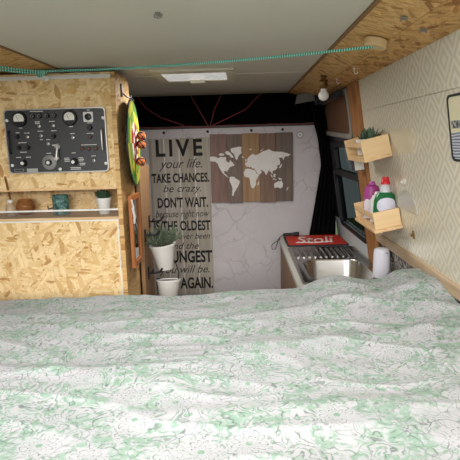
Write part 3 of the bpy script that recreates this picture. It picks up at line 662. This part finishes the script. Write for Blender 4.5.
# world map
mp = thing('world_map_sign', 'five plank wooden wall panel with white cut out world map', 'wall art', (.065, DY, -.40))
cols = (('#876c63', '#6a5048'), ('#7b6a60', '#5f4f46'), ('#a3825f', '#866646'), ('#84695a', '#684e40'), ('#74645a', '#594b43'))
px = [32, 114, 186, 270, 348, 430]; mx_ = lambda x: -.203+(x-32)/398*.537; mz = lambda y: .046-(y-40)/328*.445
for k in range(5):
    dz = (.003, -.002, .004, -.003, .002)[k]
    part('plank', bx(bm_new(), (mx_(px[k])+.0006, DY-.018, -.400+dz), (mx_(px[k+1])-.0006, DY-.0005, .046+dz*.6), .0015), wood('map_plank_'+str(k), *cols[k], 'Z', .65), mp)
LAND = dict(north_america=[(30,148),(42,143),(58,146),(72,152),(84,145),(92,150),(104,146),(112,152),(106,160),(112,170),(122,176),(128,162),(138,172),(148,186),(138,192),(126,196),(120,206),(114,212),(113,222),(106,214),(96,216),(98,226),(106,230),(112,238),(122,246),(116,246),(102,236),(90,224),(80,208),(72,192),(66,176),(54,166),(44,168),(30,164)],
 greenland=[(132,108),(150,104),(170,100),(188,102),(182,116),(186,128),(174,138),(166,150),(160,164),(152,152),(146,134),(134,124)],
 baffin_land=[(104,124),(118,118),(130,128),(140,140),(146,152),(134,150),(124,138),(110,134)],
 arctic_land=[(72,134),(86,128),(100,132),(98,140),(84,142)],
 south_america=[(124,244),(140,242),(152,250),(172,264),(168,280),(160,294),(152,306),(144,318),(140,336),(132,332),(134,312),(134,290),(128,276),(122,262)],
 africa=[(200,208),(216,206),(232,210),(246,214),(252,230),(266,238),(258,252),(250,268),(250,284),(240,300),(230,302),(224,284),(222,264),(216,248),(204,248),(194,240),(192,224)],
 eurasia=[(202,190),(200,178),(212,172),(210,162),(222,146),(236,136),(250,142),(262,140),(282,128),(300,122),(314,116),(328,124),(352,128),(380,130),(400,136),(420,142),(408,152),(392,152),(384,168),(378,156),(362,158),(368,174),(366,190),(354,194),(356,204),(346,216),(332,220),(330,234),(322,224),(314,216),(304,234),(298,238),(290,220),(280,214),(272,212),(280,222),(270,234),(260,236),(252,218),(244,206),(232,204),(228,196),(222,200),(214,194),(206,198)],
 british_isles=[(200,160),(207,158),(208,170),(201,172)],iceland=[(184,148),(194,146),(194,154),(186,155)],madagascar=[(260,272),(266,268),(263,286),(257,286)],japan=[(372,190),(377,186),(374,200),(364,208),(362,204)],
 sumatra=[(318,230),(328,240),(334,252),(326,248)],borneo=[(334,236),(346,234),(344,250),(335,248)],java=[(332,256),(350,260),(348,263),(332,260)],new_guinea=[(356,252),(374,258),(376,266),(362,262)],
 australia=[(338,282),(350,274),(358,268),(366,272),(374,266),(382,282),(380,296),(370,304),(360,300),(348,300),(340,302)],new_zealand=[(400,304),(408,298),(404,310),(397,318)],svalbard=[(222,112),(232,110),(230,118),(224,119)],novaya_land=[(274,122),(290,112),(286,118),(276,126)])
M_map = plain('map_white', '#d9d3cd', .6)
for k, pl in LAND.items():
    # roughen the coast a little so it reads as a real coastline
    pts = []; r = random.Random(len(k)*7)
    for (a, b), (c_, d_) in zip(pl, pl[1:]+pl[:1]):
        pts.append((a, b)); L = math.hypot(c_-a, d_-b)
        if L > 9: pts.append(((a+c_)/2+r.uniform(-1.6, 1.6), (b+d_)/2+r.uniform(-1.6, 1.6)))
    P2 = [Vector((mx_(a), 0, mz(b))) for a, b in pts]; tris = tessellate_polygon([P2]); n2 = len(P2); t = bm_new()
    va, vb = ([t.verts.new((p.x, yy, p.z)) for p in P2] for yy in (DY-.0182, DY-.0215))
    for k2 in range(n2): t.faces.new((va[k2], va[(k2+1) % n2], vb[(k2+1) % n2], vb[k2]))
    for tri in tris:
        t.faces.new([va[q] for q in tri]); t.faces.new([vb[q] for q in tri[::-1]])
    part('landmass', t, M_map, mp)
# snaps and round cap along the partition top
for X, lab in ((-.50, 'black snap button above the word sign, leftmost along the partition top'), (-.215, 'black snap button above the gap between word sign and world map'), (.068, 'black snap button above the middle of the world map'), (.27, 'black snap button above the right end of the world map')):
    t = bm_new(); lathe(t, [(.009, 0), (.009, .003), (.005, .006)], (X, DY-.0003, .066), (0, -1, 0), 16)
    tag(link('snap_button', t, M_black, smooth=True), lab, 'snap button', 'partition snap buttons')
cp = thing('round_cap', 'pale round cap with centre screw right of the world map', 'cap', (.382, DY, .028))
t = bm_new(); lathe(t, [(.022, 0), (.022, .003)], (.382, DY-.0003, .028), (0, -1, 0)); part('cap_ring', t, plain('cap_ring_grey', '#7d7876', .5), cp, True)
t = bm_new(); lathe(t, [(.018, 0), (.018, .003), (.015, .005)], (.382, DY-.0034, .028), (0, -1, 0)); part('cap_disc', t, plain('cap_white', '#e2dfda', .5), cp, True)
t = bm_new(); lathe(t, [(.005, 0), (.004, .002)], (.382, DY-.0085, .028), (0, -1, 0), 12); part('screw', t, M_grey, cp, True)
# top rail + cab storage cloth + cords
rl = thing('partition_rail', 'dark rail along the top of the marble partition', 'rail', (-.1, DY, .09))
t = bm_new(); bx(t, (-.72, DY-.010, .0885), (.56, DY+.03, .104), .003); part('rail', t, plain('dark_green_grey', '#3a403c', .5), rl)
t = bm_new(); tube(t, [(-.70+.04*k, DY-.013, .098+.004*sin(k*.9)) for k in range(31)], .004, 6); part('cord', t, plain('dull_red_cord', '#7c3f3c', .7), rl, True, label='dull red cord along the rail')
t = bm_new(); nx, nz = 60, 8; g = []
for j in range(nz+1):
    g.append([t.verts.new((-1.0+1.55*i/nx, DY+.06+.012*sin(i*.7+j*.2)+.03*sin(pi*j/nz), .10+.205*j/nz)) for i in range(nx+1)])
for j in range(nz):
    for i in range(nx): t.faces.new((g[j][i], g[j][i+1], g[j+1][i+1], g[j+1][i]))
r = bmesh.ops.solidify(t, geom=t.faces[:], thickness=.004)
tag(link('cab_cloth', t, M_cloth, smooth='all'), 'black cloth closing the gap above the partition', 'cloth')
M_cord = plain('dark_red_cord', '#8a3a3c', .7)
for a, lab in (([(-.66, .296), (-.61, .226), (-.52, .165), (-.37, .110)], 'dark red elastic cord, leftmost of four crossing the black cloth'), ([(-.317, .296), (-.26, .192), (-.213, .106)], 'dark red elastic cord, second from left across the black cloth'),
               ([(-.120, .296), (-.168, .203), (-.196, .106)], 'dark red elastic cord, third from left across the black cloth'), ([(.134, .296), (.03, .197), (-.10, .140), (-.18, .106)], 'dark red elastic cord, rightmost of four crossing the black cloth')):
    pts = []
    for i in range(len(a)-1):
        for k in range(6): s = k/6; pts.append((a[i][0]*(1-s)+a[i+1][0]*s, DY+.012, a[i][1]*(1-s)+a[i+1][1]*s))
    pts.append((a[-1][0], DY+.012, a[-1][1]))
    tag(link('elastic_cord', tube(bm_new(), pts, .0032, 6), M_cord, smooth=True), lab, 'cord', 'elastic cords over the cab cloth')
# pillar trim and black curtain
pb = thing('seatbelt_bracket', 'grey plastic pillar bracket beside the black curtain top', 'bracket', (.40, 3.22, .25))
t = bm_new(); prism(t, [(.335, .212), (.345, .262), (.44, .285), (.45, .228), (.40, .222)], F(3.15), F(3.11)); part('cover', t, plain('bracket_grey', '#77756f', .5), pb)
t = bm_new(); bx(t, (.452, 3.11, .20), (.468, 3.15, .262), .003); tube(t, [(.44, 3.13, .235), (.475, 3.13, .240), (.50, 3.13, .242)], .005, 8); part('clip', t, M_black, pb, True)
t = bm_new(); nx, nz = 70, 40; g = []
prof = [(.255, .43, .505), (.10, .455, .575), (0, .480, .590), (-.16, .500, .605), (-.40, .462, .612), (-.62, .425, .615), (-.80, .42, .615)]
def pv(z):
    for (z0, a0, b0), (z1, a1, b1) in zip(prof, prof[1:]):
        if z <= z0 and z >= z1: s = (z0-z)/(z0-z1); return a0+(a1-a0)*s, b0+(b1-b0)*s
    return prof[-1][1:]
for j in range(nz+1):
    z = .255-1.055*j/nz; a, b = pv(z)
    g.append([t.verts.new((a+(min(b, .595-.0 if z < -.3 else b)-a)*i/nx, 3.19+.022*sin(i/nx*5.5*2*pi+.4*sin(z*5)), z)) for i in range(nx+1)])
for j in range(nz):
    for i in range(nx): t.faces.new((g[j][i], g[j][i+1], g[j+1][i+1], g[j+1][i]))
bmesh.ops.solidify(t, geom=t.faces[:], thickness=.003)
tag(link('curtain', t, plain('black_curtain', '#161618', .9, spec=.15), smooth='all'), 'long black curtain hanging between the partition and side window', 'curtain')

# ------------------------------------------------------------------ kitchen counter, sink, mat
ZK = -.60
kc = thing('kitchen_counter', 'low kitchen unit with grey worktop and brown wooden side', 'counter', (.42, 2.5, FL))
part('side_panel', bx(bm_new(), (.232, 1.97, FL), (.248, 3.08, ZK-.0225)), M_brown, kc)
part('side_panel', bx(bm_new(), (.604, 1.97, FL), (.62, 3.08, ZK-.0225)), M_brown, kc)
part('end_panel', bx(bm_new(), (.2485, 1.97, FL), (.6035, 1.986, ZK-.0225)), M_brown, kc)
part('end_panel', bx(bm_new(), (.2485, 3.064, FL), (.6035, 3.08, ZK-.0225)), M_brown, kc)
part('base_panel', bx(bm_new(), (.2485, 1.987, FL+.05), (.6035, 3.063, FL+.066)), M_brown, kc)
t = bm_new()   # worktop with a cut-out for the sink bowl
ring_prism(t, [(.2225, 1.96), (.632, 1.96), (.632, 3.09), (.2225, 3.09)], [(.284, 2.06), (.582, 2.06), (.582, 2.468), (.284, 2.468)], DN(ZK-.022), DN(ZK)); part('worktop', t, plain('worktop_grey', '#b7b4ac', .4), kc)
sk = thing('sink', 'stainless steel sink with ribbed drainer and deep bowl', 'sink', (.43, 2.4, ZK))
def rr3(x0, x1, y0, y1, r, z): return [(a, b, z) for a, b in rrect(x0, x1, y0, y1, r, 6)]
t = bm_new(); X0, X1, Y0, Y1 = .246, .618, 2.02, 2.755
ou = rrect(X0, X1, Y0, Y1, .03, 6)
def loft(bm, rings):
    V = [[bm.verts.new(p) for p in r] for r in rings]; n = len(V[0])
    for a, b in zip(V, V[1:]):
        for k in range(n): bm.faces.new((a[k], a[(k+1) % n], b[(k+1) % n], b[k]))
    return V
bo = (.292, .572, 2.075, 2.455)
V = loft(t, [rr3(X0-.002, X1+.002, Y0-.002, Y1+.002, .03, ZK+.0005), rr3(X0, X1, Y0, Y1, .03, ZK+.006), rr3(X0+.012, X1-.012, Y0+.012, Y1-.012, .025, ZK+.006), rr3(X0+.018, X1-.018, Y0+.018, Y1-.018, .022, ZK+.003),
             rr3(bo[0]-.004, bo[1]+.004, bo[2]-.004, bo[3]+.004, .08, ZK+.003), rr3(*bo, .078, ZK-.004), rr3(bo[0]+.008, bo[1]-.008, bo[2]+.008, bo[3]-.012, .07, ZK-.09), rr3(bo[0]+.03, bo[1]-.03, bo[2]+.03, bo[3]-.04, .05, ZK-.125)])
t.faces.new(V[-1]); part('basin', t, M_steel, sk, True)
for k in range(11):
    Xr = .280+.0285*k
    part('drainer_rib', tube(bm_new(), [(Xr, 2.50, ZK+.0035), (Xr, 2.53, ZK+.0065), (Xr, 2.69, ZK+.0065), (Xr, 2.715, ZK+.0035)], .0062, 8), M_steel, sk, True)
part('drain', lathe(bm_new(), [(.024, 0), (.022, .003), (.010, .002)], (.43, 2.26, ZK-.1248)), M_chrome, sk, True)
# red bar mat
mt = thing('bar_mat', 'red bar mat with black edge and white script lettering', 'mat', (.42, 2.95, ZK))
t = bm_new(); prism(t, rrect(.250, .598, 2.785, 3.080, .008), DN(ZK+.0005), DN(ZK+.008)); part('mat_base', t, M_black, mt, label='black rubber edge')
t = bm_new(); prism(t, rrect(.261, .590, 2.797, 3.072, .006), DN(ZK+.0081), DN(ZK+.0105)); part('mat_top', t, plain('mat_red', '#c1301f', .55), mt, label='red printed surface')
bm, (ax, bx_, ay, by) = textmesh('Stol\u0131', 0, 0, 0, 0, 0, None, None, '', .004, .3)
for q_ in bm.verts: q_.co = Vector((.315+(q_.co.x-ax)/(bx_-ax)*.215, 2.84+(q_.co.y-ay)/(by-ay)*.185, ZK+.0108))
bmesh.ops.create_cone(bm, cap_ends=True, segments=14, radius1=.011, radius2=.011, depth=.001, matrix=Matrix.Translation((.535, 3.005, ZK+.0112)))
part('lettering', bm, M_white, mt, label='white script lettering')
part('underline', tube(bm_new(), [(.305+.012*k, 2.845+.01*sin(k*.5)-.00*k, ZK+.0106) for k in range(9)]+[(.40+.03*k, 2.835+.016*k*.5, ZK+.0106) for k in range(1, 5)], .003, 6), M_white, mt, label='white swash under the lettering')
# torch with strap
tc = thing('torch', 'black pocket torch with looped wrist strap on the mat corner', 'torch', (.28, 3.06, ZK+.01))
t = bm_new(); a = Vector((.245, 3.035, ZK+.0245)); b = Vector((.345, 3.05, ZK+.0245)); d = (b-a).normalized(); lathe(t, [(.007, 0), (.009, .01), (.009, .06), (.013, .075), (.013, .10)], a, d); part('torch_body', t, M_black, tc, True)
t = bm_new(); tube(t, [(.243, 3.035, ZK+.020), (.225, 3.02, ZK+.012), (.205, 2.985, ZK-.005), (.185, 2.96, ZK-.010), (.170, 2.945, ZK-.022), (.172, 2.94, ZK-.045), (.190, 2.945, ZK-.046), (.200, 2.96, ZK-.026), (.208, 2.98, ZK-.008), (.226, 3.01, ZK+.006)], .0022, 6); part('wrist_strap', t, M_black, tc, True)
# white canister
cn = thing('canister', 'smooth white cylindrical canister at the right end of the sink', 'canister', (.592, 2.10, ZK))
CZ = ZK+.0065
t = bm_new(); lathe(t, [(.031, 0), (.035, .003), (.0355, .01), (.0345, .108), (.031, .122), (.024, .127), (.001, .128)], (.590, 2.10, CZ), n=36); part('canister_body', t, plain('lilac_white', '#dad8e2', .35, var=.02), cn, True)
t = bm_new(); lathe(t, [(.003, 0), (.002, .002)], (.603, 2.0668, CZ+.112), (.3, -1, .1), 10); part('hole', t, M_black, cn, True)

# ------------------------------------------------------------------ dart board, framed mirror, hooks, hanging pots
db = thing('velcro_dartboard', 'round fabric dartboard in green, yellow and red on the cabinet side', 'dartboard', (-.452, 2.17, 0))
R_ = .176; cc_ = Vector((-.4545, 2.165, .003)); nd = Vector((.997, .066, 0)).normalized()
ring_cols = [('#4f7a38', '#a8a236'), ('#b3ae3a', '#668a38'), ('#93342b', '#c9c3b6'), ('#c9c3b6', '#93342b'), ('#93342b', '#93342b')]  # felt colours darkened a little, side shading painted in
rad_b = [R_, .135, .090, .052, .022]
part('backing', lathe(bm_new(), [(R_+.006, 0), (R_+.006, .006)], cc_-nd*.008, nd, 48), M_black, db, label='black bound edge')
for j, (R1, cs) in enumerate(zip(rad_b, ring_cols)):
    m_ = NT('felt_ring_%d' % j, .95, .1); o = m_.xyz(m_.obj())
    an = m_.math('ARCTAN2', m_.math('ADD', o[2], -.003), m_.math('ADD', o[1], .005))
    f = m_.math('GREATER_THAN', m_.math('SINE', m_.math('MULTIPLY', an, 4.0)), 0.0); m_.base(m_.mix(f, srgb(cs[0]), srgb(cs[1])))
    part('felt_ring', lathe(bm_new(), [(R1, 0), (R1, .0015)], cc_-nd*.002+nd*.0013*j, nd, 48), m_.m, db)
Mo = plain('orange_felt', '#e07a3c', .9)
for (dy, dz, lab) in ((.0, .030, 'orange ball with black straps on the dartboard, topmost'), (-.01, -.006, 'orange ball with black straps on the dartboard, middle one'), (-.04, -.078, 'orange ball with black straps on the dartboard, lowest')):
    c = cc_+nd*.026+Vector((0, .02+dy, dz)); b = thing('felt_ball', lab, 'ball', tuple(c), group='balls on the dartboard')
    part('ball_body', ball(bm_new(), c, .0195, seg=20), Mo, b, True)
    for ax_ in (Vector((1, .3, .6)), Vector((-.4, 1, .9)), Vector((.7, -.5, .9))):
        ax_.normalize(); u = ax_.orthogonal().normalized(); w = ax_.cross(u)
        part('strap', tube(bm_new(), [c+.0195*(cos(2*pi*k/24)*u+sin(2*pi*k/24)*w) for k in range(24)], .0026, 6, True), M_black, b, True)
hk = thing('wall_hook', 'thin black hook at the top corner of the strand board cabinet', 'hook', (-.468, 2.03, .20))
t = bm_new(); bx(t, (-.4698, 2.02, .185), (-.463, 2.035, .235), .001); tube(t, [(-.465, 2.028, .20), (-.452, 2.05, .186), (-.449, 2.10, .186), (-.449, 2.11, .196)], .003, 6); part('hook_body', t, M_black, hk, True)
t = bm_new(); tube(t, [(-.449, 2.10, .190), (-.447, 2.14, .184), (-.446, 2.165, .176)], .0015, 5); tag(link('hanging_loop', t, M_black), 'black cord loop holding the dartboard on its hook', 'cord')
# mirror
fr = thing('framed_mirror', 'narrow mirror in an orange brown wooden frame on the cabinet side', 'mirror', (-.469, 2.1, -.36))
SX = lambda x: (lambda a, b: Vector((x, a, b)))
t = bm_new(); q0 = [(2.035, -.515), (2.205, -.515), (2.205, -.212), (2.035, -.212)]; q1 = [(2.055, -.495), (2.185, -.495), (2.185, -.232), (2.055, -.232)]
ring_prism(t, q0, q1, SX(-.4697), SX(-.456)); part('frame', t, wood('orange_frame', '#b8713a', '#8c4f22', 'Z'), fr)
t = bm_new(); prism(t, q1, SX(-.4695), SX(-.463)); part('glass', t, plain('mirror_silver', '#b9bcbe', .06, 1, var=.02), fr)
t = bm_new(); tube(t, [(-.454, 2.03, -.225), (-.450, 2.035, -.25), (-.452, 2.05, -.27), (-.450, 2.06, -.30), (-.453, 2.05, -.325), (-.450, 2.045, -.30), (-.452, 2.03, -.26)], .004, 6)
tag(link('charging_cable', t, M_white, smooth=True), 'short white cord looped over the mirror frame corner', 'cord')
def rail_hook(Y, z, lab):
    h = thing('pot_hook', lab, 'hook', (-.462, Y, z), group='black pot hooks on the wardrobe side')
    part('backplate', bx(bm_new(), (-.4618, Y-.010, z-.030), (-.456, Y+.010, z+.030), .002), M_black, h)
    part('arm', tube(bm_new(), [(-.457, Y, z), (-.43, Y+.002, z), (-.405, Y+.004, z+.004), (-.392, Y+.004, z+.022)], .0052, 8), M_black, h, True)
    part('cross_bar', tube(bm_new(), [(-.44, Y-.022, z+.006), (-.436, Y, z+.014), (-.44, Y+.022, z+.006)], .0048, 8), M_black, h, True)
    return h
rail_hook(2.30, -.425, 'black T shaped hook on the wood panel, between the two others')
rail_hook(2.42, -.378, 'black T shaped hook just above the upper hanging white pot')
rail_hook(2.33, -.615, 'black T shaped hook beside the lower hanging white pot')
def bushy(seed, R, H, n=70):
    def f(t, h):
        r = random.Random(seed)
        for k in range(n):
            a = r.uniform(0, 2*pi); q = r.random()**.6; e = radians(88-62*q); L = H*r.uniform(.55, 1.0)
            b0 = Vector((R*.5*q*cos(a), R*.5*q*sin(a), h-.006)); d = Vector((cos(a)*cos(e), sin(a)*cos(e), sin(e))); leaf(t, b0, d, L, .0028, .0018, .1)
            for s in range(5):
                a2 = r.uniform(0, 2*pi); leaf(t, b0+d*L*(.35+.13*s), (d+Vector((cos(a2), sin(a2), .3))*.9), .020, .0028, .0012, .1)
    f.mat = lambda: plain('grey_green_foliage', '#6c7a63', .8, var=.35, sc=80)
    return f
M_pot = plain('enamel_white', '#e4e2dc', .35, var=.04)
ln = Vector((-.10, -.02, 1)).normalized()
hp = potted('hanging_pot', 'white tapered pot with bushy grey green plant hung on the wardrobe side', (-.381, 2.372, -.606), .038, .0605, .125, M_pot, bushy(4, .075, .10, 95), lean=ln)
t = bm_new(); tube(t, [(-.055, .0, .118), (-.062, 0, .150), (-.045, .01, .205), (-.036, .02, .232)], .003, 6); part('hanger', t, M_black, hp, True, world=False, label='black wire hanger')
hp2 = potted('hanging_pot', 'lower hanging white pot with embossed badge, half hidden by the bed', (-.376, 2.375, -.790), .040, .057, .125, M_pot, lambda t, h: rosette(t, (0, 0, h-.02), .02, 8, 5), lean=(0, .16, 1))
t = bm_new(); 
ringp = [(.026*cos(2*pi*k/24), -.0485-.0014, .072+.026*sin(2*pi*k/24)) for k in range(24)]; tube(t, ringp, .0012, 5, True)
for k in range(6): a = pi*k/6; tube(t, [(.017*cos(a), -.0506, .072+.017*sin(a)), (-.017*cos(a), -.0506, .072-.017*sin(a))], .0010, 4)
part('badge', t, M_grey, hp2, world=False, label='round embossed badge')
t = bm_new(); tube(t, [(-.050, 0, .118), (-.052, 0, .16), (-.04, 0, .20), (-.02, .0, .24)], .003, 6); part('hanger', t, M_black, hp2, True, world=False, label='black wire hanger')

# ------------------------------------------------------------------ bed and duvet
bd = thing('bed', 'raised van bed with a white mattress under the duvet', 'bed', (-.25, .9, FL))
part('platform', bx(bm_new(), (-1.10, .02, -.86), (.60, 1.72, -.82)), M_pine, bd)
part('mattress', bx(bm_new(), (-1.09, .03, -.819), (.592, 1.70, -.63), .02), plain('mattress_white', '#dedbd4', .8), bd)
for X in (-1.07, .56):
    for Y in (.06, 1.66): part('leg', bx(bm_new(), (X-.025, Y-.025, FL), (X+.025, Y+.025, -.861)), M_pine, bd)
def duvet_mat():
    m = NT('green_toile', .85, .15); v = m.obj()
    m.b.inputs['Sheen Weight'].default_value = .15
    warp = lambda s, a: m.n('ShaderNodeVectorMath', {0: v, 1: m.n('ShaderNodeVectorMath', {0: m.n('ShaderNodeVectorMath', {0: m.noise(v, s, 2, out=1), 1: (.5, .5, .5)}, operation='SUBTRACT'), 1: (a, a, a)}, operation='MULTIPLY')}, operation='ADD')
    big = m.noise(v, 4.5, 2)
    # contour lines of a soft field: flowing leaves and stems
    f1 = m.noise(warp(10, .14), 9.5, 3.5, .55)
    c1 = m.math('ABSOLUTE', m.math('SUBTRACT', m.math('FRACT', m.math('MULTIPLY', f1, 15)), .5))
    line1 = m.ramp(c1, [(.05, 1.), (.12, 0.)])
    # petals: edges of warped cells
    e1 = m.n('ShaderNodeTexVoronoi', {'Vector': warp(14, .05), 'Scale': 38.0}, feature='DISTANCE_TO_EDGE')
    line2 = m.ramp(e1, [(.012, 1.), (.045, 0.)])
    # petals around flower centres: angular rays from big cells
    vo = m.t.nodes.new('ShaderNodeTexVoronoi'); m.put(vo.inputs['Vector'], v); vo.inputs['Scale'].default_value = 6.5; vo.voronoi_dimensions = '2D'
    dv = m.xyz(m.n('ShaderNodeVectorMath', {0: v, 1: vo.outputs['Position']}, operation='SUBTRACT'))
    an = m.math('ARCTAN2', dv[1], dv[0]); dist = vo.outputs['Distance']
    pet = m.math('ABSOLUTE', m.math('SINE', m.math('ADD', m.math('MULTIPLY', an, 6.0), m.math('MULTIPLY', m.noise(v, 16, 3), 14.0))))
    rr_ = m.math('ABSOLUTE', m.math('SUBTRACT', m.math('FRACT', m.math('SUBTRACT', m.math('MULTIPLY', dist, 11.0), m.math('MULTIPLY', pet, .9))), .5))
    line3 = m.ramp(rr_, [(.05, 1.), (.12, 0.)])
    flower = m.ramp(dist, [(.24, 1.), (.27, 0.)])
    leafy = m.ramp(big, [(.46, 0.), (.54, 1.)])
    L = m.mix(flower, m.mix(leafy, line1, m.mix(.5, line2, line1, 'LIGHTEN')), line3)
    # green washes: alternating contour bands in leafy zones, patches between
    f2 = m.noise(warp(10, .09), 13, 3, .6)
    g1 = m.ramp(m.math('FRACT', m.math('MULTIPLY', f1, 15)), [(.50, 0.), (.56, 1.), (.80, 1.), (.90, 0.)])
    g2 = m.ramp(f2, [(.50, 0.), (.56, 1.)])
    g3 = m.ramp(dist, [(.035, 1.), (.05, 0.)])
    hatch = m.ramp(m.noise(warp(40, .02), 75, 2), [(.40, .15), (.52, 1.)])
    G = m.math('MULTIPLY', m.math('MULTIPLY', g1, m.ramp(m.noise(v, 7, 2, out=0), [(.40, 0.), (.50, 1.)])), .9)
    G = m.math('MAXIMUM', G, m.math('MULTIPLY', g2, .75)); G = m.math('MAXIMUM', m.math('MULTIPLY', G, m.math('SUBTRACT', 1.0, m.math('MULTIPLY', flower, .75))), g3)
    G = m.math('MULTIPLY', G, hatch)
    c = m.mix(m.math('MULTIPLY', G, .95), srgb('#dcdadd'), srgb('#9bc3a7'))
    brk = m.ramp(m.noise(v, 45, 3, .6), [(.38, .15), (.55, 1.)])
    c = m.mix(m.math('MULTIPLY', m.math('MULTIPLY', L, brk), .8), c, srgb('#7a8580'))
    m.base(c); m.bump(m.noise(v, 700, 2), .15, .0006)
    return m.m
def sst(a, b, x):
    t = min(1, max(0, (x-a)/(b-a))); return t*t*(3-2*t)
def duvet_z(x, y):
    z = -.535+.020*sst(-.25, .2, x)*sst(1.0, 1.7, y)
    z += .042*sst(.17, .31, x)*sst(1.25, 1.62, y)
    z += .030*sst(.42, .60, x)*(1-.7*sst(1.5, 1.7, y))-.022*sst(.33, .45, x)*sst(1.4, 1.7, y)*(1-sst(.47, .54, x))
    n = noise.noise
    z += .010*n(Vector((x*1.8, y*2.6, 1.3)))+.006*n(Vector((x*4+y*2, y*6, 4.1)))+.0035*n(Vector((x*12+y*5, y*17, 7.7)))
    z += .006*(1-abs(n(Vector((x*3-y*1.2, y*8+x*1.5, 2.2)))))**6
    # soft ridges / folds crossing the bed
    def fold(x, y, y0, sl, cv, amp, w, xa, xb):
        yc = y0+sl*x+cv*sin(x*3.1+y0*5)
        d = (y-yc)/w; m_ = sst(xa-.12, xa+.12, x)*(1-sst(xb-.12, xb+.12, x))
        return .75*amp*m_*(math.exp(-max(d, 0)**2*6) * math.exp(-max(-d, 0)*1.1))
    z += fold(x, y, 1.14, .02, .02, .018, .09, -.9, -.05)
    z += fold(x, y, 1.22, .10, .02, .017, .09, -.15, .55)
    z += fold(x, y, 1.42, .20, .02, .013, .07, -.3, .6)
    z += fold(x, y, .93, .10, .02, .013, .09, -.2, .5)
    z += fold(x, y, 1.50, -.03, .015, .008, .06, -.9, -.2)
    z += fold(y, x, .30, .16, .02, .012, .07, .6, 1.4)
    return z
t = bm_new(); NX, NY = 340, 400; X0, X1, Y0, Y1 = -1.10, .618, .12, 1.70; g = []
rE = .045; L_tot = (Y1-Y0)+rE*pi/2+.20
for j in range(NY+1):
    s = L_tot*j/NY; row = []
    for i in range(NX+1):
        x = X0+(X1-X0)*i/NX
        xx = min(x, .62+(.143*(.455-.50)))
        if s <= Y1-Y0: y = Y0+s; z = duvet_z(x, y)
        else:
            a = (s-(Y1-Y0)); z0 = duvet_z(x, Y1)
            if a < rE*pi/2: y = Y1+rE*sin(a/rE); z = z0-rE*(1-cos(a/rE))
            else: y = Y1+rE+.008*sin(x*22)*min(1, (a-rE*pi/2)*10); z = z0-rE-(a-rE*pi/2)
            if x < -.45: y = min(y, 1.985)
        # the side of the van leans in: keep the edge against it
        xm = .62-(z+.455)*.143-.004
        row.append(t.verts.new((min(x, xm), y, z)))
    g.append(row)
for j in range(NY):
    for i in range(NX): t.faces.new((g[j][i], g[j][i+1], g[j+1][i+1], g[j+1][i]))
bmesh.ops.solidify(t, geom=t.faces[:], thickness=.01)
tag(link('duvet', t, duvet_mat(), smooth='all'), 'white duvet with pale green floral toile print spread over the bed', 'duvet')
